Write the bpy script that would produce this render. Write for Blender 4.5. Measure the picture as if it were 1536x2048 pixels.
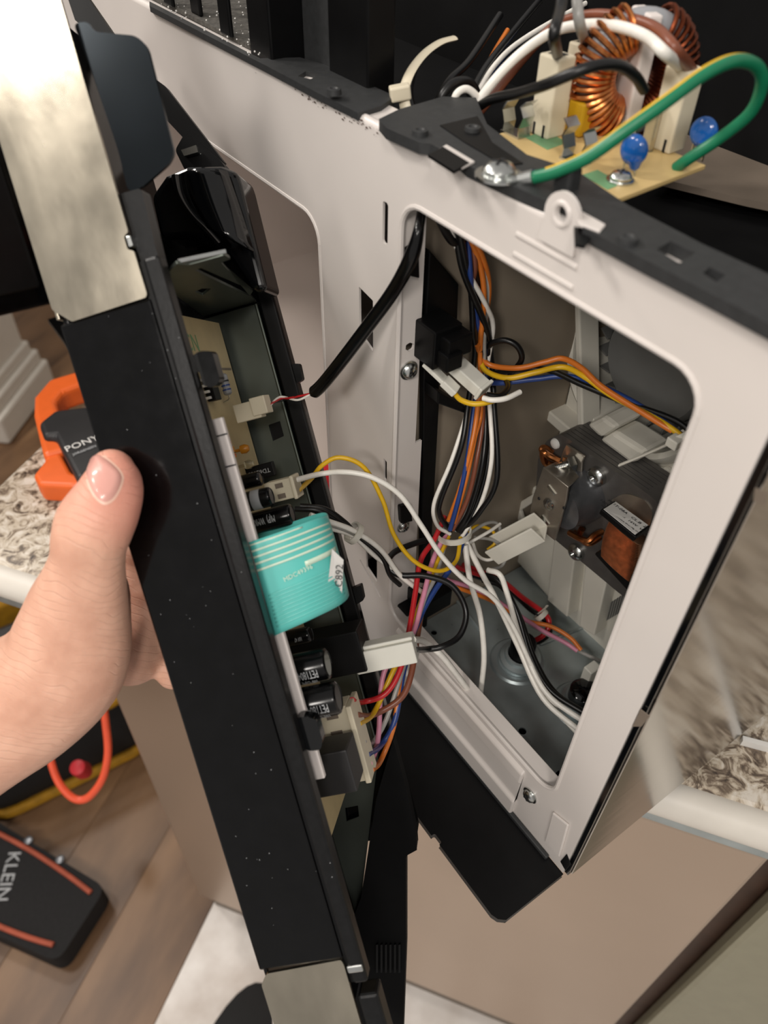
import bpy, bmesh, math, random
from mathutils import Vector, Matrix
random.seed(4)
for o in list(bpy.data.objects): bpy.data.objects.remove(o)
scn = bpy.context.scene
COL = scn.collection

# ------------------------------------------------------------------ camera
# world: X to the right along the oven front, Y into the oven, Z up; origin = lower right front corner
MC = Matrix(((0.576226, 0.817154, 0.014957), (0.583943, -0.398833, -0.707066), (-0.571816, 0.416164, -0.706989)))
CAMP = Vector((0.07731, -0.19491, 0.47685))
FPX = 1556.0
cam = bpy.data.cameras.new('camera')
cam.sensor_fit = 'HORIZONTAL'; cam.sensor_width = 36; cam.lens = FPX * 36 / 1536
cam.clip_start = 0.01; cam.clip_end = 50
cam.dof.use_dof = True; cam.dof.focus_distance = 0.43; cam.dof.aperture_fstop = 12
camo = bpy.data.objects.new('camera', cam); COL.objects.link(camo)
MT = MC.transposed()
r_, u_, b_ = MT @ Vector((1, 0, 0)), MT @ Vector((0, -1, 0)), MT @ Vector((0, 0, -1))
camo.matrix_world = Matrix(((r_.x, u_.x, b_.x, CAMP.x), (r_.y, u_.y, b_.y, CAMP.y), (r_.z, u_.z, b_.z, CAMP.z), (0, 0, 0, 1)))
scn.camera = camo

# ------------------------------------------------------------------ world, lights, exposure
wd = bpy.data.worlds.new('room_air'); scn.world = wd; wd.use_nodes = True
wd.node_tree.nodes['Background'].inputs[0].default_value = (1.0, 0.95, 0.90, 1)
wd.node_tree.nodes['Background'].inputs[1].default_value = 0.42
scn.view_settings.view_transform = 'Standard'; scn.view_settings.look = 'None'
scn.view_settings.exposure = 0.15; scn.view_settings.gamma = 1.0
scn.view_settings.use_curve_mapping = False

def area(name, loc, target, size, power, col):
    l = bpy.data.lights.new(name, 'AREA'); l.shape = 'DISK'; l.size = size; l.energy = power; l.color = col
    o = bpy.data.objects.new(name, l); COL.objects.link(o); o.location = loc
    o.rotation_euler = (Vector(target) - Vector(loc)).to_track_quat('-Z', 'Y').to_euler()
    return o
WARM = (1.0, 0.94, 0.87)
area('ceiling_light', (-0.32, -1.22, 1.60), (-0.1, 0, 0.1), 0.20, 4.2, WARM)
area('ceiling_light', (-1.15, -0.85, 1.60), (-0.3, 0, 0.1), 0.30, 12.5, WARM)
area('ceiling_light', (0.95, -0.75, 1.60), (0, 0, 0.1), 0.30, 7, WARM)
area('fill_light', (0.45, -0.90, 1.0), (-0.1, 0.05, 0.12), 0.20, 5.5, WARM)  # added fill lamp to brighten the compartment, not a real fixture
area('ceiling_light', (-1.9, -0.4, 1.60), (-1.7, -0.2, -0.9), 0.30, 10, WARM)

# ------------------------------------------------------------------ picture measurements -> places
def ray(px, py): return MT @ Vector(((px - 768) / FPX, (py - 1024) / FPX, 1))
def at(px, py, axis, val):
    d = ray(px, py); t = (val - CAMP[axis]) / d[axis]; return CAMP + d * t
def dp(px, py, depth): return CAMP + ray(px, py) * depth
# the loose control panel has a frame of its own: x out of its back, y across its width, z up
MPC = Matrix(((0.960466, 0.121848, -0.250316), (-0.228183, -0.170555, -0.958563), (-0.159492, 0.977785, -0.136009)))
PROT = MT @ MPC
PLOC = CAMP + MT @ Vector((-0.12699, -0.07307, 0.304))
PANEL = Matrix.Translation(PLOC) @ PROT.to_4x4()
PINV = PANEL.inverted()
def pan(px, py, axis, val):
    o = PINV @ CAMP; d = PINV.to_3x3() @ ray(px, py)
    return o + d * ((val - o[axis]) / d[axis])
ID = Matrix.Identity(4)

# ------------------------------------------------------------------ materials
def S(r, g, b):
    f = lambda c: (c / 255 / 12.92) if c / 255 <= .04045 else ((c / 255 + .055) / 1.055) ** 2.4
    return (f(r), f(g), f(b))
MATS = {}
def mat(name, col, rough=.5, metal=0., var=.06, vscale=60, bump=0., bscale=300, stretch=(1, 1, 1), coat=0., trans=0., spec=.5, rvar=0., sss=0., col2=None, detail=4):
    m = bpy.data.materials.new(name); m.use_nodes = True; nt = m.node_tree; p = nt.nodes['Principled BSDF']
    L = nt.links.new
    tc = nt.nodes.new('ShaderNodeTexCoord'); mp = nt.nodes.new('ShaderNodeMapping'); mp.inputs['Scale'].default_value = stretch
    L(tc.outputs['Object'], mp.inputs[0])
    nz = nt.nodes.new('ShaderNodeTexNoise'); nz.inputs['Scale'].default_value = vscale; nz.inputs['Detail'].default_value = detail
    L(mp.outputs[0], nz.inputs['Vector'])
    rp = nt.nodes.new('ShaderNodeValToRGB'); e = rp.color_ramp.elements
    a = tuple(max(0, c * (1 - var)) for c in col); b = tuple(min(1, c * (1 + var)) for c in (col2 or col))
    e[0].position = .35; e[1].position = .68; e[0].color = (*a, 1); e[1].color = (*b, 1)
    L(nz.outputs['Fac'], rp.inputs[0]); L(rp.outputs[0], p.inputs['Base Color'])
    p.inputs['Metallic'].default_value = metal; p.inputs['Roughness'].default_value = rough
    p.inputs['Specular IOR Level'].default_value = spec
    if rvar:
        mr = nt.nodes.new('ShaderNodeMapRange'); mr.inputs['To Min'].default_value = max(.02, rough - rvar); mr.inputs['To Max'].default_value = rough + rvar
        mr.inputs['From Min'].default_value = .3; mr.inputs['From Max'].default_value = .7
        L(nz.outputs['Fac'], mr.inputs['Value']); L(mr.outputs[0], p.inputs['Roughness'])
    if coat: p.inputs['Coat Weight'].default_value = coat; p.inputs['Coat Roughness'].default_value = .05
    if trans: p.inputs['Transmission Weight'].default_value = trans
    if sss:
        p.inputs['Subsurface Weight'].default_value = sss; p.inputs['Subsurface Radius'].default_value = (1, .35, .2); p.inputs['Subsurface Scale'].default_value = .004
    if bump:
        n2 = nt.nodes.new('ShaderNodeTexNoise'); n2.inputs['Scale'].default_value = bscale; n2.inputs['Detail'].default_value = 3
        L(mp.outputs[0], n2.inputs['Vector'])
        bp = nt.nodes.new('ShaderNodeBump'); bp.inputs['Strength'].default_value = bump; bp.inputs['Distance'].default_value = .001
        L(n2.outputs['Fac'], bp.inputs['Height']); L(bp.outputs[0], p.inputs['Normal'])
    MATS[name] = m
    return m
mat('white_enamel', S(214, 207, 202), .32, var=.03, vscale=12)
mat('cavity_enamel', S(188, 176, 168), .4, var=.04, vscale=9)
mat('galvanised', S(168, 178, 180), .34, .6, var=.14, vscale=45, rvar=.08)
mat('bracket_steel', S(96, 102, 95), .38, .75, var=.08, vscale=30, rvar=.08)
mat('stainless', S(178, 170, 154), .24, 1., var=.14, vscale=40, bump=.10, bscale=90, stretch=(1, 1, .5), rvar=.06)
mat('mirror_steel', S(176, 170, 162), .13, 1., var=.04, vscale=10, bump=.06, bscale=25, stretch=(1, .2, 3))
mat('beige_steel', S(186, 166, 148), .38, .55, var=.03, vscale=4)
mat('gunmetal', S(26, 31, 35), .2, .8, var=.1, vscale=40)
mat('gloss_black', S(5, 5, 6), .13, var=.3, vscale=90, bump=.006, bscale=160, rvar=.04, spec=.28)
mat('shiny_black', S(8, 9, 11), .10, var=.1, spec=.5)
mat('black_plastic', S(10, 10, 11), .42, var=.15, vscale=80, spec=.22)
mat('satin_black', S(14, 14, 15), .33, var=.3, vscale=260, spec=.3, bump=.04, bscale=500)
mat('grey_plastic', S(44, 45, 46), .55, var=.12, vscale=300, bump=.08, bscale=900)
mat('dusty_grey', S(78, 75, 70), .9, var=.35, vscale=420, bump=.4, bscale=600)
mat('duct_black', S(9, 9, 10), .75, var=.2, spec=.15)
mat('milky_plastic', S(222, 218, 206), .38, var=.05, vscale=25, trans=.06)
mat('inner_wall', S(150, 138, 122), .5, .1, var=.05, vscale=12)
mat('fan_grey', S(112, 112, 110), .45, var=.05)
mat('tan_metal', S(122, 110, 98), .5, .2, var=.06)
mat('lamination', S(100, 97, 94), .42, .45, var=.1, vscale=120)
mat('lamination_face', S(168, 160, 148), .32, .8, var=.12, vscale=80)
mat('zinc', S(196, 198, 196), .24, 1., var=.06, vscale=120)
mat('dark_iron', S(128, 130, 134), .3, .75, var=.2, vscale=70)
mat('copper', S(214, 138, 84), .3, 1., var=.12, vscale=200)
mat('coil_copper', S(206, 150, 112), .26, .85, var=.15, vscale=260)
mat('copper_red', S(120, 62, 40), .35, 1., var=.12, vscale=200)
mat('label_white', S(232, 230, 226), .5, var=.02)
mat('ink', S(30, 30, 32), .6, var=.1)
mat('print_grey', S(182, 184, 186), .5, var=.05)
mat('pcb', S(206, 178, 122), .42, var=.06, vscale=60)
mat('pcb_side', S(196, 178, 136), .45, var=.08, vscale=60)
mat('silk_green', S(112, 160, 116), .5, var=.1)
mat('connector_ivory', S(218, 208, 184), .42, var=.03)
mat('connector_white', S(222, 220, 210), .42, var=.03)
mat('plastic_white', S(222, 214, 210), .5, var=.03)
mat('sleeve_black', S(8, 8, 9), .2, var=.15, spec=.35)
mat('cap_grey', S(150, 152, 156), .35, var=.05)
mat('blue_epoxy', S(24, 92, 172), .18, var=.08, coat=.6)
mat('yellow_box', S(206, 160, 30), .35, var=.08)
mat('amber', S(200, 130, 30), .3, var=.1)
mat('teal_film', S(92, 192, 184), .30, var=.05, vscale=30, coat=.15)
mat('teal_dark', S(58, 140, 132), .25, var=.05)
mat('trace', S(206, 226, 206), .3, var=.03)
mat('trace_faint', S(106, 200, 192), .25, var=.03)
mat('glass_bead', S(210, 200, 170), .1, var=.05, trans=.7)
for nm, c in dict(black=(15, 15, 16), white=(242, 238, 230), grey=(158, 156, 152), yellow=(222, 176, 28), orange=(214, 118, 42), blue=(38, 64, 128), red=(190, 34, 40), pink=(216, 142, 168), brown=(126, 72, 52), green=(24, 118, 82)).items():
    mat('wire_' + nm, S(*c), .36, var=.05, vscale=200)
mat('skin', S(216, 164, 140), .48, var=.06, vscale=60, sss=.10, col2=S(226, 178, 154), spec=.35)
def skin_detail():
    m = MATS['skin']; nt = m.node_tree; p = nt.nodes['Principled BSDF']; L = nt.links.new
    tc = nt.nodes.new('ShaderNodeTexCoord'); geo = nt.nodes.new('ShaderNodeNewGeometry')
    # rosy finger tip
    tip = dp(238, 985, .302); ds = nt.nodes.new('ShaderNodeVectorMath'); ds.operation = 'DISTANCE'; L(geo.outputs['Position'], ds.inputs[0]); ds.inputs[1].default_value = tip
    mr = nt.nodes.new('ShaderNodeMapRange'); mr.inputs['From Min'].default_value = .006; mr.inputs['From Max'].default_value = .026; mr.inputs['To Min'].default_value = .75; mr.inputs['To Max'].default_value = 0
    L(ds.outputs['Value'], mr.inputs['Value'])
    src = p.inputs['Base Color'].links[0].from_socket
    mx = nt.nodes.new('ShaderNodeMix'); mx.data_type = 'RGBA'; L(mr.outputs[0], mx.inputs[0]); L(src, mx.inputs[6]); mx.inputs[7].default_value = (*S(228, 140, 126), 1); L(mx.outputs[2], p.inputs['Base Color'])
    # creases running across the thumb and wrist, plus fine grain
    def mth(op, a, b=None):
        n = nt.nodes.new('ShaderNodeMath'); n.operation = op
        for k, v in enumerate((a, b)):
            if v is None: continue
            if isinstance(v, (int, float)): n.inputs[k].default_value = v
            else: L(v, n.inputs[k])
        return n.outputs[0]
    along = (MT @ Vector((-.30, .95, .1))).normalized(); dt = nt.nodes.new('ShaderNodeVectorMath'); dt.operation = 'DOT_PRODUCT'; L(geo.outputs['Position'], dt.inputs[0]); dt.inputs[1].default_value = along
    n1 = nt.nodes.new('ShaderNodeTexNoise'); n1.inputs['Scale'].default_value = 38; n1.inputs['Detail'].default_value = 2; L(tc.outputs['Object'], n1.inputs['Vector'])
    n3 = nt.nodes.new('ShaderNodeTexNoise'); n3.inputs['Scale'].default_value = 60; n3.inputs['Detail'].default_value = 1; L(tc.outputs['Object'], n3.inputs['Vector'])
    ph = mth('ADD', mth('MULTIPLY', dt.outputs['Value'], 900.), mth('MULTIPLY', n1.outputs['Fac'], 16.))
    sn = mth('ABSOLUTE', mth('SINE', ph)); ln = mth('MINIMUM', mth('MULTIPLY', sn, 3.2), 1.)
    msk = mth('MINIMUM', mth('MAXIMUM', mth('MULTIPLY', mth('SUBTRACT', n3.outputs['Fac'], .42), 6.), 0.), 1.)
    rpv = mth('SUBTRACT', 1., mth('MULTIPLY', mth('SUBTRACT', 1., ln), msk))
    vo = nt.nodes.new('ShaderNodeTexVoronoi'); vo.feature = 'DISTANCE_TO_EDGE'; vo.inputs['Scale'].default_value = 700; L(tc.outputs['Object'], vo.inputs['Vector'])
    b1 = nt.nodes.new('ShaderNodeBump'); b1.inputs['Strength'].default_value = .4; b1.inputs['Distance'].default_value = .0008; L(rpv, b1.inputs['Height'])
    b2 = nt.nodes.new('ShaderNodeBump'); b2.inputs['Strength'].default_value = .25; b2.inputs['Distance'].default_value = .0004; L(vo.outputs['Distance'], b2.inputs['Height']); L(b1.outputs[0], b2.inputs['Normal'])
    L(b2.outputs[0], p.inputs['Normal'])
skin_detail()
mat('nail', S(222, 164, 152), .25, var=.05, vscale=60, coat=.3)
mat('nail_edge', S(234, 192, 172), .35, var=.05)
mat('orange_plastic', S(240, 106, 40), .42, var=.04)
mat('orange_cord', S(242, 92, 58), .4, var=.04)
mat('tool_black', S(38, 37, 38), .5, var=.1)
mat('bag_black', S(27, 26, 27), .85, var=.2, vscale=200, bump=.3, bscale=700)
mat('bag_yellow', S(176, 128, 22), .75, var=.15, vscale=60)
mat('red_plastic', S(206, 36, 48), .45, var=.1)
mat('piping_orange', S(176, 86, 62), .6, var=.1)
mat('white_paint', S(222, 216, 206), .45, var=.02)
mat('wood_plank', S(104, 74, 50), .42, var=.35, vscale=7, stretch=(1, .3, 1), bump=.1, bscale=60, col2=S(138, 106, 76), detail=8)
mat('marble_tile', S(220, 208, 198), .35, var=.16, vscale=9, col2=S(236, 232, 228), detail=8)
mat('dark_wood', S(70, 48, 36), .5, var=.15)
mat('wall_paint', S(206, 196, 182), .8, var=.02)
mat('olive_panel', S(150, 146, 124), .4, .2, var=.03)
mat('shoe_black', S(22, 22, 24), .7, var=.2)
def granite():
    m = mat('granite', S(176, 164, 148), .22, var=.0, spec=.5); nt = m.node_tree; p = nt.nodes['Principled BSDF']; L = nt.links.new
    tc = nt.nodes.new('ShaderNodeTexCoord')
    n1 = nt.nodes.new('ShaderNodeTexNoise'); n1.inputs['Scale'].default_value = 75; n1.inputs['Detail'].default_value = 9; n1.inputs['Roughness'].default_value = .65; n1.inputs['Distortion'].default_value = 1.2
    L(tc.outputs['Object'], n1.inputs['Vector'])
    r = nt.nodes.new('ShaderNodeValToRGB'); el = r.color_ramp.elements
    el[0].position = .34; el[0].color = (*S(64, 54, 48), 1); el[1].position = .62; el[1].color = (*S(226, 218, 206), 1)
    x = el.new(.43); x.color = (*S(128, 112, 96), 1); x = el.new(.5); x.color = (*S(196, 182, 162), 1)
    L(n1.outputs['Fac'], r.inputs[0]); L(r.outputs[0], p.inputs['Base Color'])
granite()

# ------------------------------------------------------------------ mesh helpers
WM = {}
def link(o, parent=None):
    COL.objects.link(o)
    if parent is not None: o.parent = parent
def tag(o, label=None, cat=None, group=None, kind=None):
    if label: o['label'] = label
    if cat: o['category'] = cat
    if group: o['group'] = group
    if kind: o['kind'] = kind
    return o
def thing(name, loc, label, cat, group=None, mw=None):
    o = bpy.data.objects.new(name, None); o.empty_display_size = .02
    o.matrix_world = mw or Matrix.Translation(loc); WM[o.name] = o.matrix_world.copy(); link(o)
    return tag(o, label, cat, group)
def fin(name, bm, m, parent=None, space=ID, smooth=35, bevel=0., label=None, segs=2):
    """bm holds coordinates in `space`; the object's origin goes to the middle of its base (or its parent's frame)"""
    me = bpy.data.meshes.new(name)
    bmesh.ops.recalc_face_normals(bm, faces=bm.faces)
    if parent is None:
        bm.transform(space)
        xs = [v.co for v in bm.verts]
        c = Vector((sum(v.x for v in xs) / len(xs), sum(v.y for v in xs) / len(xs), min(v.z for v in xs)))
        mw = Matrix.Translation(c); bm.transform(mw.inverted())
    else:
        bm.transform(WM[parent.name].inverted() @ space); mw = WM[parent.name]
    bm.to_mesh(me); bm.free()
    for mm in (m if isinstance(m, (list, tuple)) else [m]): me.materials.append(MATS[mm])
    if smooth:
        for p in me.polygons: p.use_smooth = True
        me.set_sharp_from_angle(angle=math.radians(smooth))
    o = bpy.data.objects.new(name, me)
    if parent is None: o.matrix_world = mw
    link(o, parent); WM[o.name] = mw
    if bevel:
        b = o.modifiers.new('bevel', 'BEVEL'); b.width = bevel; b.segments = segs; b.limit_method = 'ANGLE'; b.harden_normals = False
    if label: o['label'] = label
    return o
def NB(): return bmesh.new()
def bx(bm, x0, x1, y0, y1, z0, z1, mtx=None):
    vs = [bm.verts.new((x, y, z)) for x in (x0, x1) for y in (y0, y1) for z in (z0, z1)]
    if mtx is not None:
        for v in vs: v.co = mtx @ v.co
    for f in ((0, 1, 3, 2), (4, 6, 7, 5), (0, 4, 5, 1), (2, 3, 7, 6), (0, 2, 6, 4), (1, 5, 7, 3)): bm.faces.new([vs[i] for i in f])
    return vs
def frame(o, xd, yd):
    """matrix with origin o, x along xd and y near yd"""
    x = Vector(xd).normalized(); z = x.cross(Vector(yd)).normalized(); y = z.cross(x)
    return Matrix(((x.x, y.x, z.x, o[0]), (x.y, y.y, z.y, o[1]), (x.z, y.z, z.z, o[2]), (0, 0, 0, 1)))
def prism(bm, pts, off):
    """polygon of 3D points pushed along off"""
    a = [bm.verts.new(p) for p in pts]; b = [bm.verts.new(Vector(p) + Vector(off)) for p in pts]
    n = len(a); bm.faces.new(a); bm.faces.new(list(reversed(b)))
    for i in range(n): bm.faces.new((a[i], b[i], b[(i + 1) % n], a[(i + 1) % n]))
def cyl(bm, p0, p1, r0, r1=None, n=20, caps=True):
    lathe(bm, p0, Vector(p1) - Vector(p0), [(0, r0), ((Vector(p1) - Vector(p0)).length, r0 if r1 is None else r1)], n, caps)
def lathe(bm, o, axis, prof, n=20, caps=True):
    z = Vector(axis).normalized(); t = Vector((1, 0, 0)) if abs(z.x) < .8 else Vector((0, 1, 0)); x = z.cross(t).normalized(); y = z.cross(x)
    o = Vector(o); rings = []
    for h, r in prof:
        if r < 1e-7: rings.append([bm.verts.new(o + z * h)])
        else: rings.append([bm.verts.new(o + z * h + (x * math.cos(2 * math.pi * k / n) + y * math.sin(2 * math.pi * k / n)) * r) for k in range(n)])
    for a, b in zip(rings, rings[1:]):
        for k in range(n):
            q = [a[k % len(a)], a[(k + 1) % n % len(a)], b[(k + 1) % n % len(b)], b[k % len(b)]]
            u = []
            for v in q:
                if v not in u: u.append(v)
            if len(u) > 2: bm.faces.new(u)
    if caps:
        if len(rings[0]) > 2: bm.faces.new(list(reversed(rings[0])))
        if len(rings[-1]) > 2: bm.faces.new(rings[-1])
def catmull(P, per=7):
    P = [Vector(p) for p in P]; out = []
    if len(P) < 3:
        return [P[0].lerp(P[-1], k / per) for k in range(per + 1)]
    Q = [2 * P[0] - P[1]] + P + [2 * P[-1] - P[-2]]
    for i in range(1, len(Q) - 2):
        a, b, c, d = Q[i - 1:i + 3]
        for k in range(per):
            t = k / per
            out.append(.5 * ((2 * b) + (c - a) * t + (2 * a - 5 * b + 4 * c - d) * t * t + (3 * b - a - 3 * c + d) * t ** 3))
    out.append(P[-1]); return out
def tube(bm, pts, r, n=8, caps=True, flat=1.0, up=None):
    """r: number or list of radii; flat: scale of the section along `up`"""
    R = r if isinstance(r, (list, tuple)) else [r] * len(pts)
    rings = []; prev = None
    for i, p in enumerate(pts):
        t = (pts[min(i + 1, len(pts) - 1)] - pts[max(i - 1, 0)]).normalized()
        if up is not None: x = (Vector(up) - t * t.dot(Vector(up))).normalized()
        elif prev is None:
            s = Vector((0, 0, 1)) if abs(t.z) < .9 else Vector((1, 0, 0)); x = (s - t * t.dot(s)).normalized()
        else: x = (prev - t * t.dot(prev)).normalized()
        prev = x; y = t.cross(x)
        rings.append([bm.verts.new(p + x * (math.cos(2 * math.pi * k / n) * R[i] * flat) + y * (math.sin(2 * math.pi * k / n) * R[i])) for k in range(n)])
    for a, b in zip(rings, rings[1:]):
        for k in range(n): bm.faces.new((a[k], a[(k + 1) % n], b[(k + 1) % n], b[k]))
    if caps: bm.faces.new(list(reversed(rings[0]))); bm.faces.new(rings[-1])
def curve_mesh(cu):
    o = bpy.data.objects.new('tmp', cu); COL.objects.link(o)
    dg = bpy.context.evaluated_depsgraph_get(); me = bpy.data.meshes.new_from_object(o.evaluated_get(dg))
    bpy.data.objects.remove(o); bm = bmesh.new(); bm.from_mesh(me); bpy.data.meshes.remove(me); bpy.data.curves.remove(cu)
    return bm
def plate(outer, holes, th):
    """flat sheet with real holes: 2D loops, thickness th along +z of its own plane"""
    cu = bpy.data.curves.new('sheet', 'CURVE'); cu.dimensions = '2D'; cu.fill_mode = 'BOTH'; cu.extrude = th / 2
    for lp in [outer] + holes:
        s = cu.splines.new('POLY'); s.points.add(len(lp) - 1); s.use_cyclic_u = True
        for q, p in zip(lp, s.points): p.co = (q[0], q[1], 0, 1)
    bm = curve_mesh(cu); bm.transform(Matrix.Translation((0, 0, th / 2))); return bm
def rrect(x0, x1, y0, y1, r, n=5):
    out = []
    for cx, cy, a in ((x1 - r, y1 - r, 0), (x0 + r, y1 - r, 90), (x0 + r, y0 + r, 180), (x1 - r, y0 + r, 270)):
        for k in range(n + 1):
            t = math.radians(a + 90 * k / n); out.append((cx + r * math.cos(t), cy + r * math.sin(t)))
    return out
def ring2(cx, cy, r, n=16): return [(cx + r * math.cos(2 * math.pi * k / n), cy + r * math.sin(2 * math.pi * k / n)) for k in range(n)]
def roundpoly(P, r, n=4):
    out = []; N = len(P)
    for i in range(N):
        p = Vector(P[i]).to_2d(); a = Vector(P[i - 1]).to_2d(); b = Vector(P[(i + 1) % N]).to_2d()
        da, db = a - p, b - p; k = min(r, da.length * .45, db.length * .45)
        s, e = p + da.normalized() * k, p + db.normalized() * k
        for j in range(n + 1):
            t = j / n; out.append(tuple((1 - t) ** 2 * s + 2 * t * (1 - t) * p + t * t * e))
    return out
def text(s, size, mtx, th=.00008, sx=1.):
    cu = bpy.data.curves.new('lettering', 'FONT'); cu.body = s; cu.size = size; cu.extrude = th; cu.resolution_u = 2
    cu.align_x = 'CENTER'; cu.align_y = 'CENTER'
    bm = curve_mesh(cu); bm.transform(mtx @ Matrix.Diagonal((sx, 1, 1, 1))); return bm
def XZ(y): return Matrix(((1, 0, 0, 0), (0, 0, -1, y), (0, 1, 0, 0), (0, 0, 0, 1)))     # sheet (x,z) at Y=y, thickness towards -Y
def XY(z): return Matrix.Translation((0, 0, z))
def YZ(x): return Matrix(((0, 0, 1, x), (1, 0, 0, 0), (0, 1, 0, 0), (0, 0, 0, 1)))       # sheet (y,z) at X=x, thickness towards +X
def px_y(L, y=0): return [(at(a, b, 1, y).x, at(a, b, 1, y).z) for a, b in L]
def px_z(L, z): return [(at(a, b, 2, z).x, at(a, b, 2, z).y) for a, b in L]
def px_x(L, x): return [(at(a, b, 0, x).y, at(a, b, 0, x).z) for a, b in L]
def px_p(L, y): return [(pan(a, b, 1, y).x, pan(a, b, 1, y).z) for a, b in L]
def screw(name, p, nrm, r, parent, space=ID, cross=True, washer=True):
    bm = NB(); n = Vector(nrm).normalized(); prof = []
    if washer: prof += [(0, r * 1.25), (r * .18, r * 1.25), (r * .22, r)]
    else: prof += [(0, r)]
    prof += [(r * .45, r), (r * .72, r * .8), (r * .86, r * .45)]
    lathe(bm, p, n, prof + [(r * .88, r * .3), (r * .6, r * .12), (r * .5, 0)] if not cross else prof + [(r * .9, 0)], 20)
    o = fin(name, bm, 'zinc', parent, space)
    if cross:
        t = Vector((0, 0, 1)) if abs(n.z) < .8 else Vector((1, 0, 0)); x = n.cross(t).normalized(); y = n.cross(x)
        x, y = (x + y * .5).normalized(), (y - x * .5).normalized()
        bm = NB()
        for a in (x, y):
            f = frame(Vector(p) + n * r * .78, a, n.cross(a)); bx(bm, -r * .5, r * .5, -r * .09, r * .09, 0, r * .14, f)
        # cross recess stays with the screw's own level when the parent is already a part
        fin('cross_recess', bm, 'ink', o if parent.parent is None else parent, space, 0)
    return o
# ================================================================== the room
FLOORZ = -.91; CTZ = -.012
MN = Vector((.572, -.820, 0)).normalized(); DN = Vector((.820, .572, 0)).normalized()   # out of the cabinet fronts / along them
def cab(t, m, z): return DN * t + MN * m + Vector((0, 0, z))
CABM = Matrix(((DN.x, MN.x, 0, 0), (DN.y, MN.y, 0, 0), (0, 0, 1, 0), (0, 0, 0, 1)))         # (along, out, up)

fl = bpy.data.objects.new('floor', None); fl.matrix_world = CABM @ Matrix.Translation((-.453, 0, FLOORZ)); link(fl); WM['floor'] = fl.matrix_world.copy(); tag(fl, kind='structure')
bm = NB(); bx(bm, -3.2, 0, -2.6, 1.6, -.03, -.004); fin('subfloor', bm, 'dark_wood', fl, WM['floor'], 0)
plank = None
for i in range(22):
    y = -2.4
    x0 = -(i + 1) * .135
    off = random.uniform(-.9, 0)
    for k in range(4):
        y0 = -2.5 + off + k * 1.15; 
        if y0 > 1.5: continue
        if plank is None:
            bm = NB(); bx(bm, 0, .1346, 0, 1.1495, -.004, 0); plank = fin('plank', bm, 'wood_plank', fl, WM['floor'], 0, .0005); pm = plank
        else:
            pm = plank.copy(); link(pm); pm.parent = fl; WM[pm.name] = WM['floor']
        pm.location = (x0, y0, -random.uniform(0, .0006))
tl = bpy.data.objects.new('floor', None); tl.matrix_world = CABM @ Matrix.Translation((-.453, -.2, FLOORZ)); link(tl); WM[tl.name] = tl.matrix_world.copy(); tag(tl, kind='structure')
tile = None
for i in range(4):
    for k in range(3):
        if tile is None:
            bm = NB(); bx(bm, .001, .599, .001, .599, -.02, .002); tile = fin('tile', bm, 'marble_tile', tl, WM[tl.name], 0, .001); tm = tile
        else:
            tm = tile.copy(); link(tm); tm.parent = tl
        tm.location = (i * .6, k * .6 + .0, 0)

# far wall and side wall that close the room
bm = NB(); bx(bm, -3.2, 2.2, -2.72, -2.6, FLOORZ, 1.7); wl = fin('wall_back', bm, 'wall_paint', None, CABM, 0); tag(wl, kind='structure')
bm = NB(); bx(bm, -3.75, -3.65, -2.6, 1.8, FLOORZ, 1.7); wl = fin('wall_left', bm, 'wall_paint', None, CABM, 0); tag(wl, kind='structure')

# white column with a moulded base beyond the counter
c0, c1 = at(20, 890, 2, FLOORZ), at(112, 765, 2, FLOORZ)
xd = (c1 - c0).normalized(); F = frame((c0.x, c0.y, FLOORZ), xd, Vector((0, 0, 1)).cross(xd)); W = (c1 - c0).length
post = thing('cabinet_column', F.translation, 'white painted column with stepped base moulding on the wood floor', 'column')
def stepbox(z0, z1, g): b = NB(); bx(b, g, W - g, g, .6 - g, z0, z1); return b
fin('shaft', stepbox(.16, 2.4, .035), 'white_paint', post, F, 0, .004)
fin('base_moulding', stepbox(.0, .085, .0), 'white_paint', post, F, 0, .008)
fin('base_moulding', stepbox(.085, .125, .012), 'white_paint', post, F, 0, .006)
fin('base_moulding', stepbox(.125, .16, .024), 'white_paint', post, F, 0, .006)

# granite counter top with its light edge band
ct = thing('countertop', cab(-.2, -.4, CTZ - .035), 'speckled brown and cream granite countertop under the microwave', 'countertop')
bm = NB(); bx(bm, -.548, 1.6, -1.1, -.088, CTZ - .03, CTZ); fin('granite_slab', bm, 'granite', ct, CABM, 0, .004)
bm = NB(); tube(bm, [cab(-.545, -.084, CTZ - .014), cab(1.6, -.084, CTZ - .014)], .014, 14); fin('edge_band', bm, 'white_paint', ct)
bm = NB(); bx(bm, -.545, 1.6, -.10, -.078, CTZ - .042, CTZ - .030); fin('edge_rail', bm, 'galvanised', ct, CABM, 0, .002)
p = at(1480, 1490, 2, CTZ)
bm = NB(); q = at(1536, 1505, 2, CTZ); dd = (q - p).normalized(); f = frame(p, dd, Vector((0, 0, 1)).cross(dd)); bx(bm, 0, .13, 0, .004, 0, .006, f)
st = fin('plastic_strip', bm, 'label_white', None); tag(st, 'thin white plastic strip lying on granite beside the microwave', 'strip')

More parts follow.
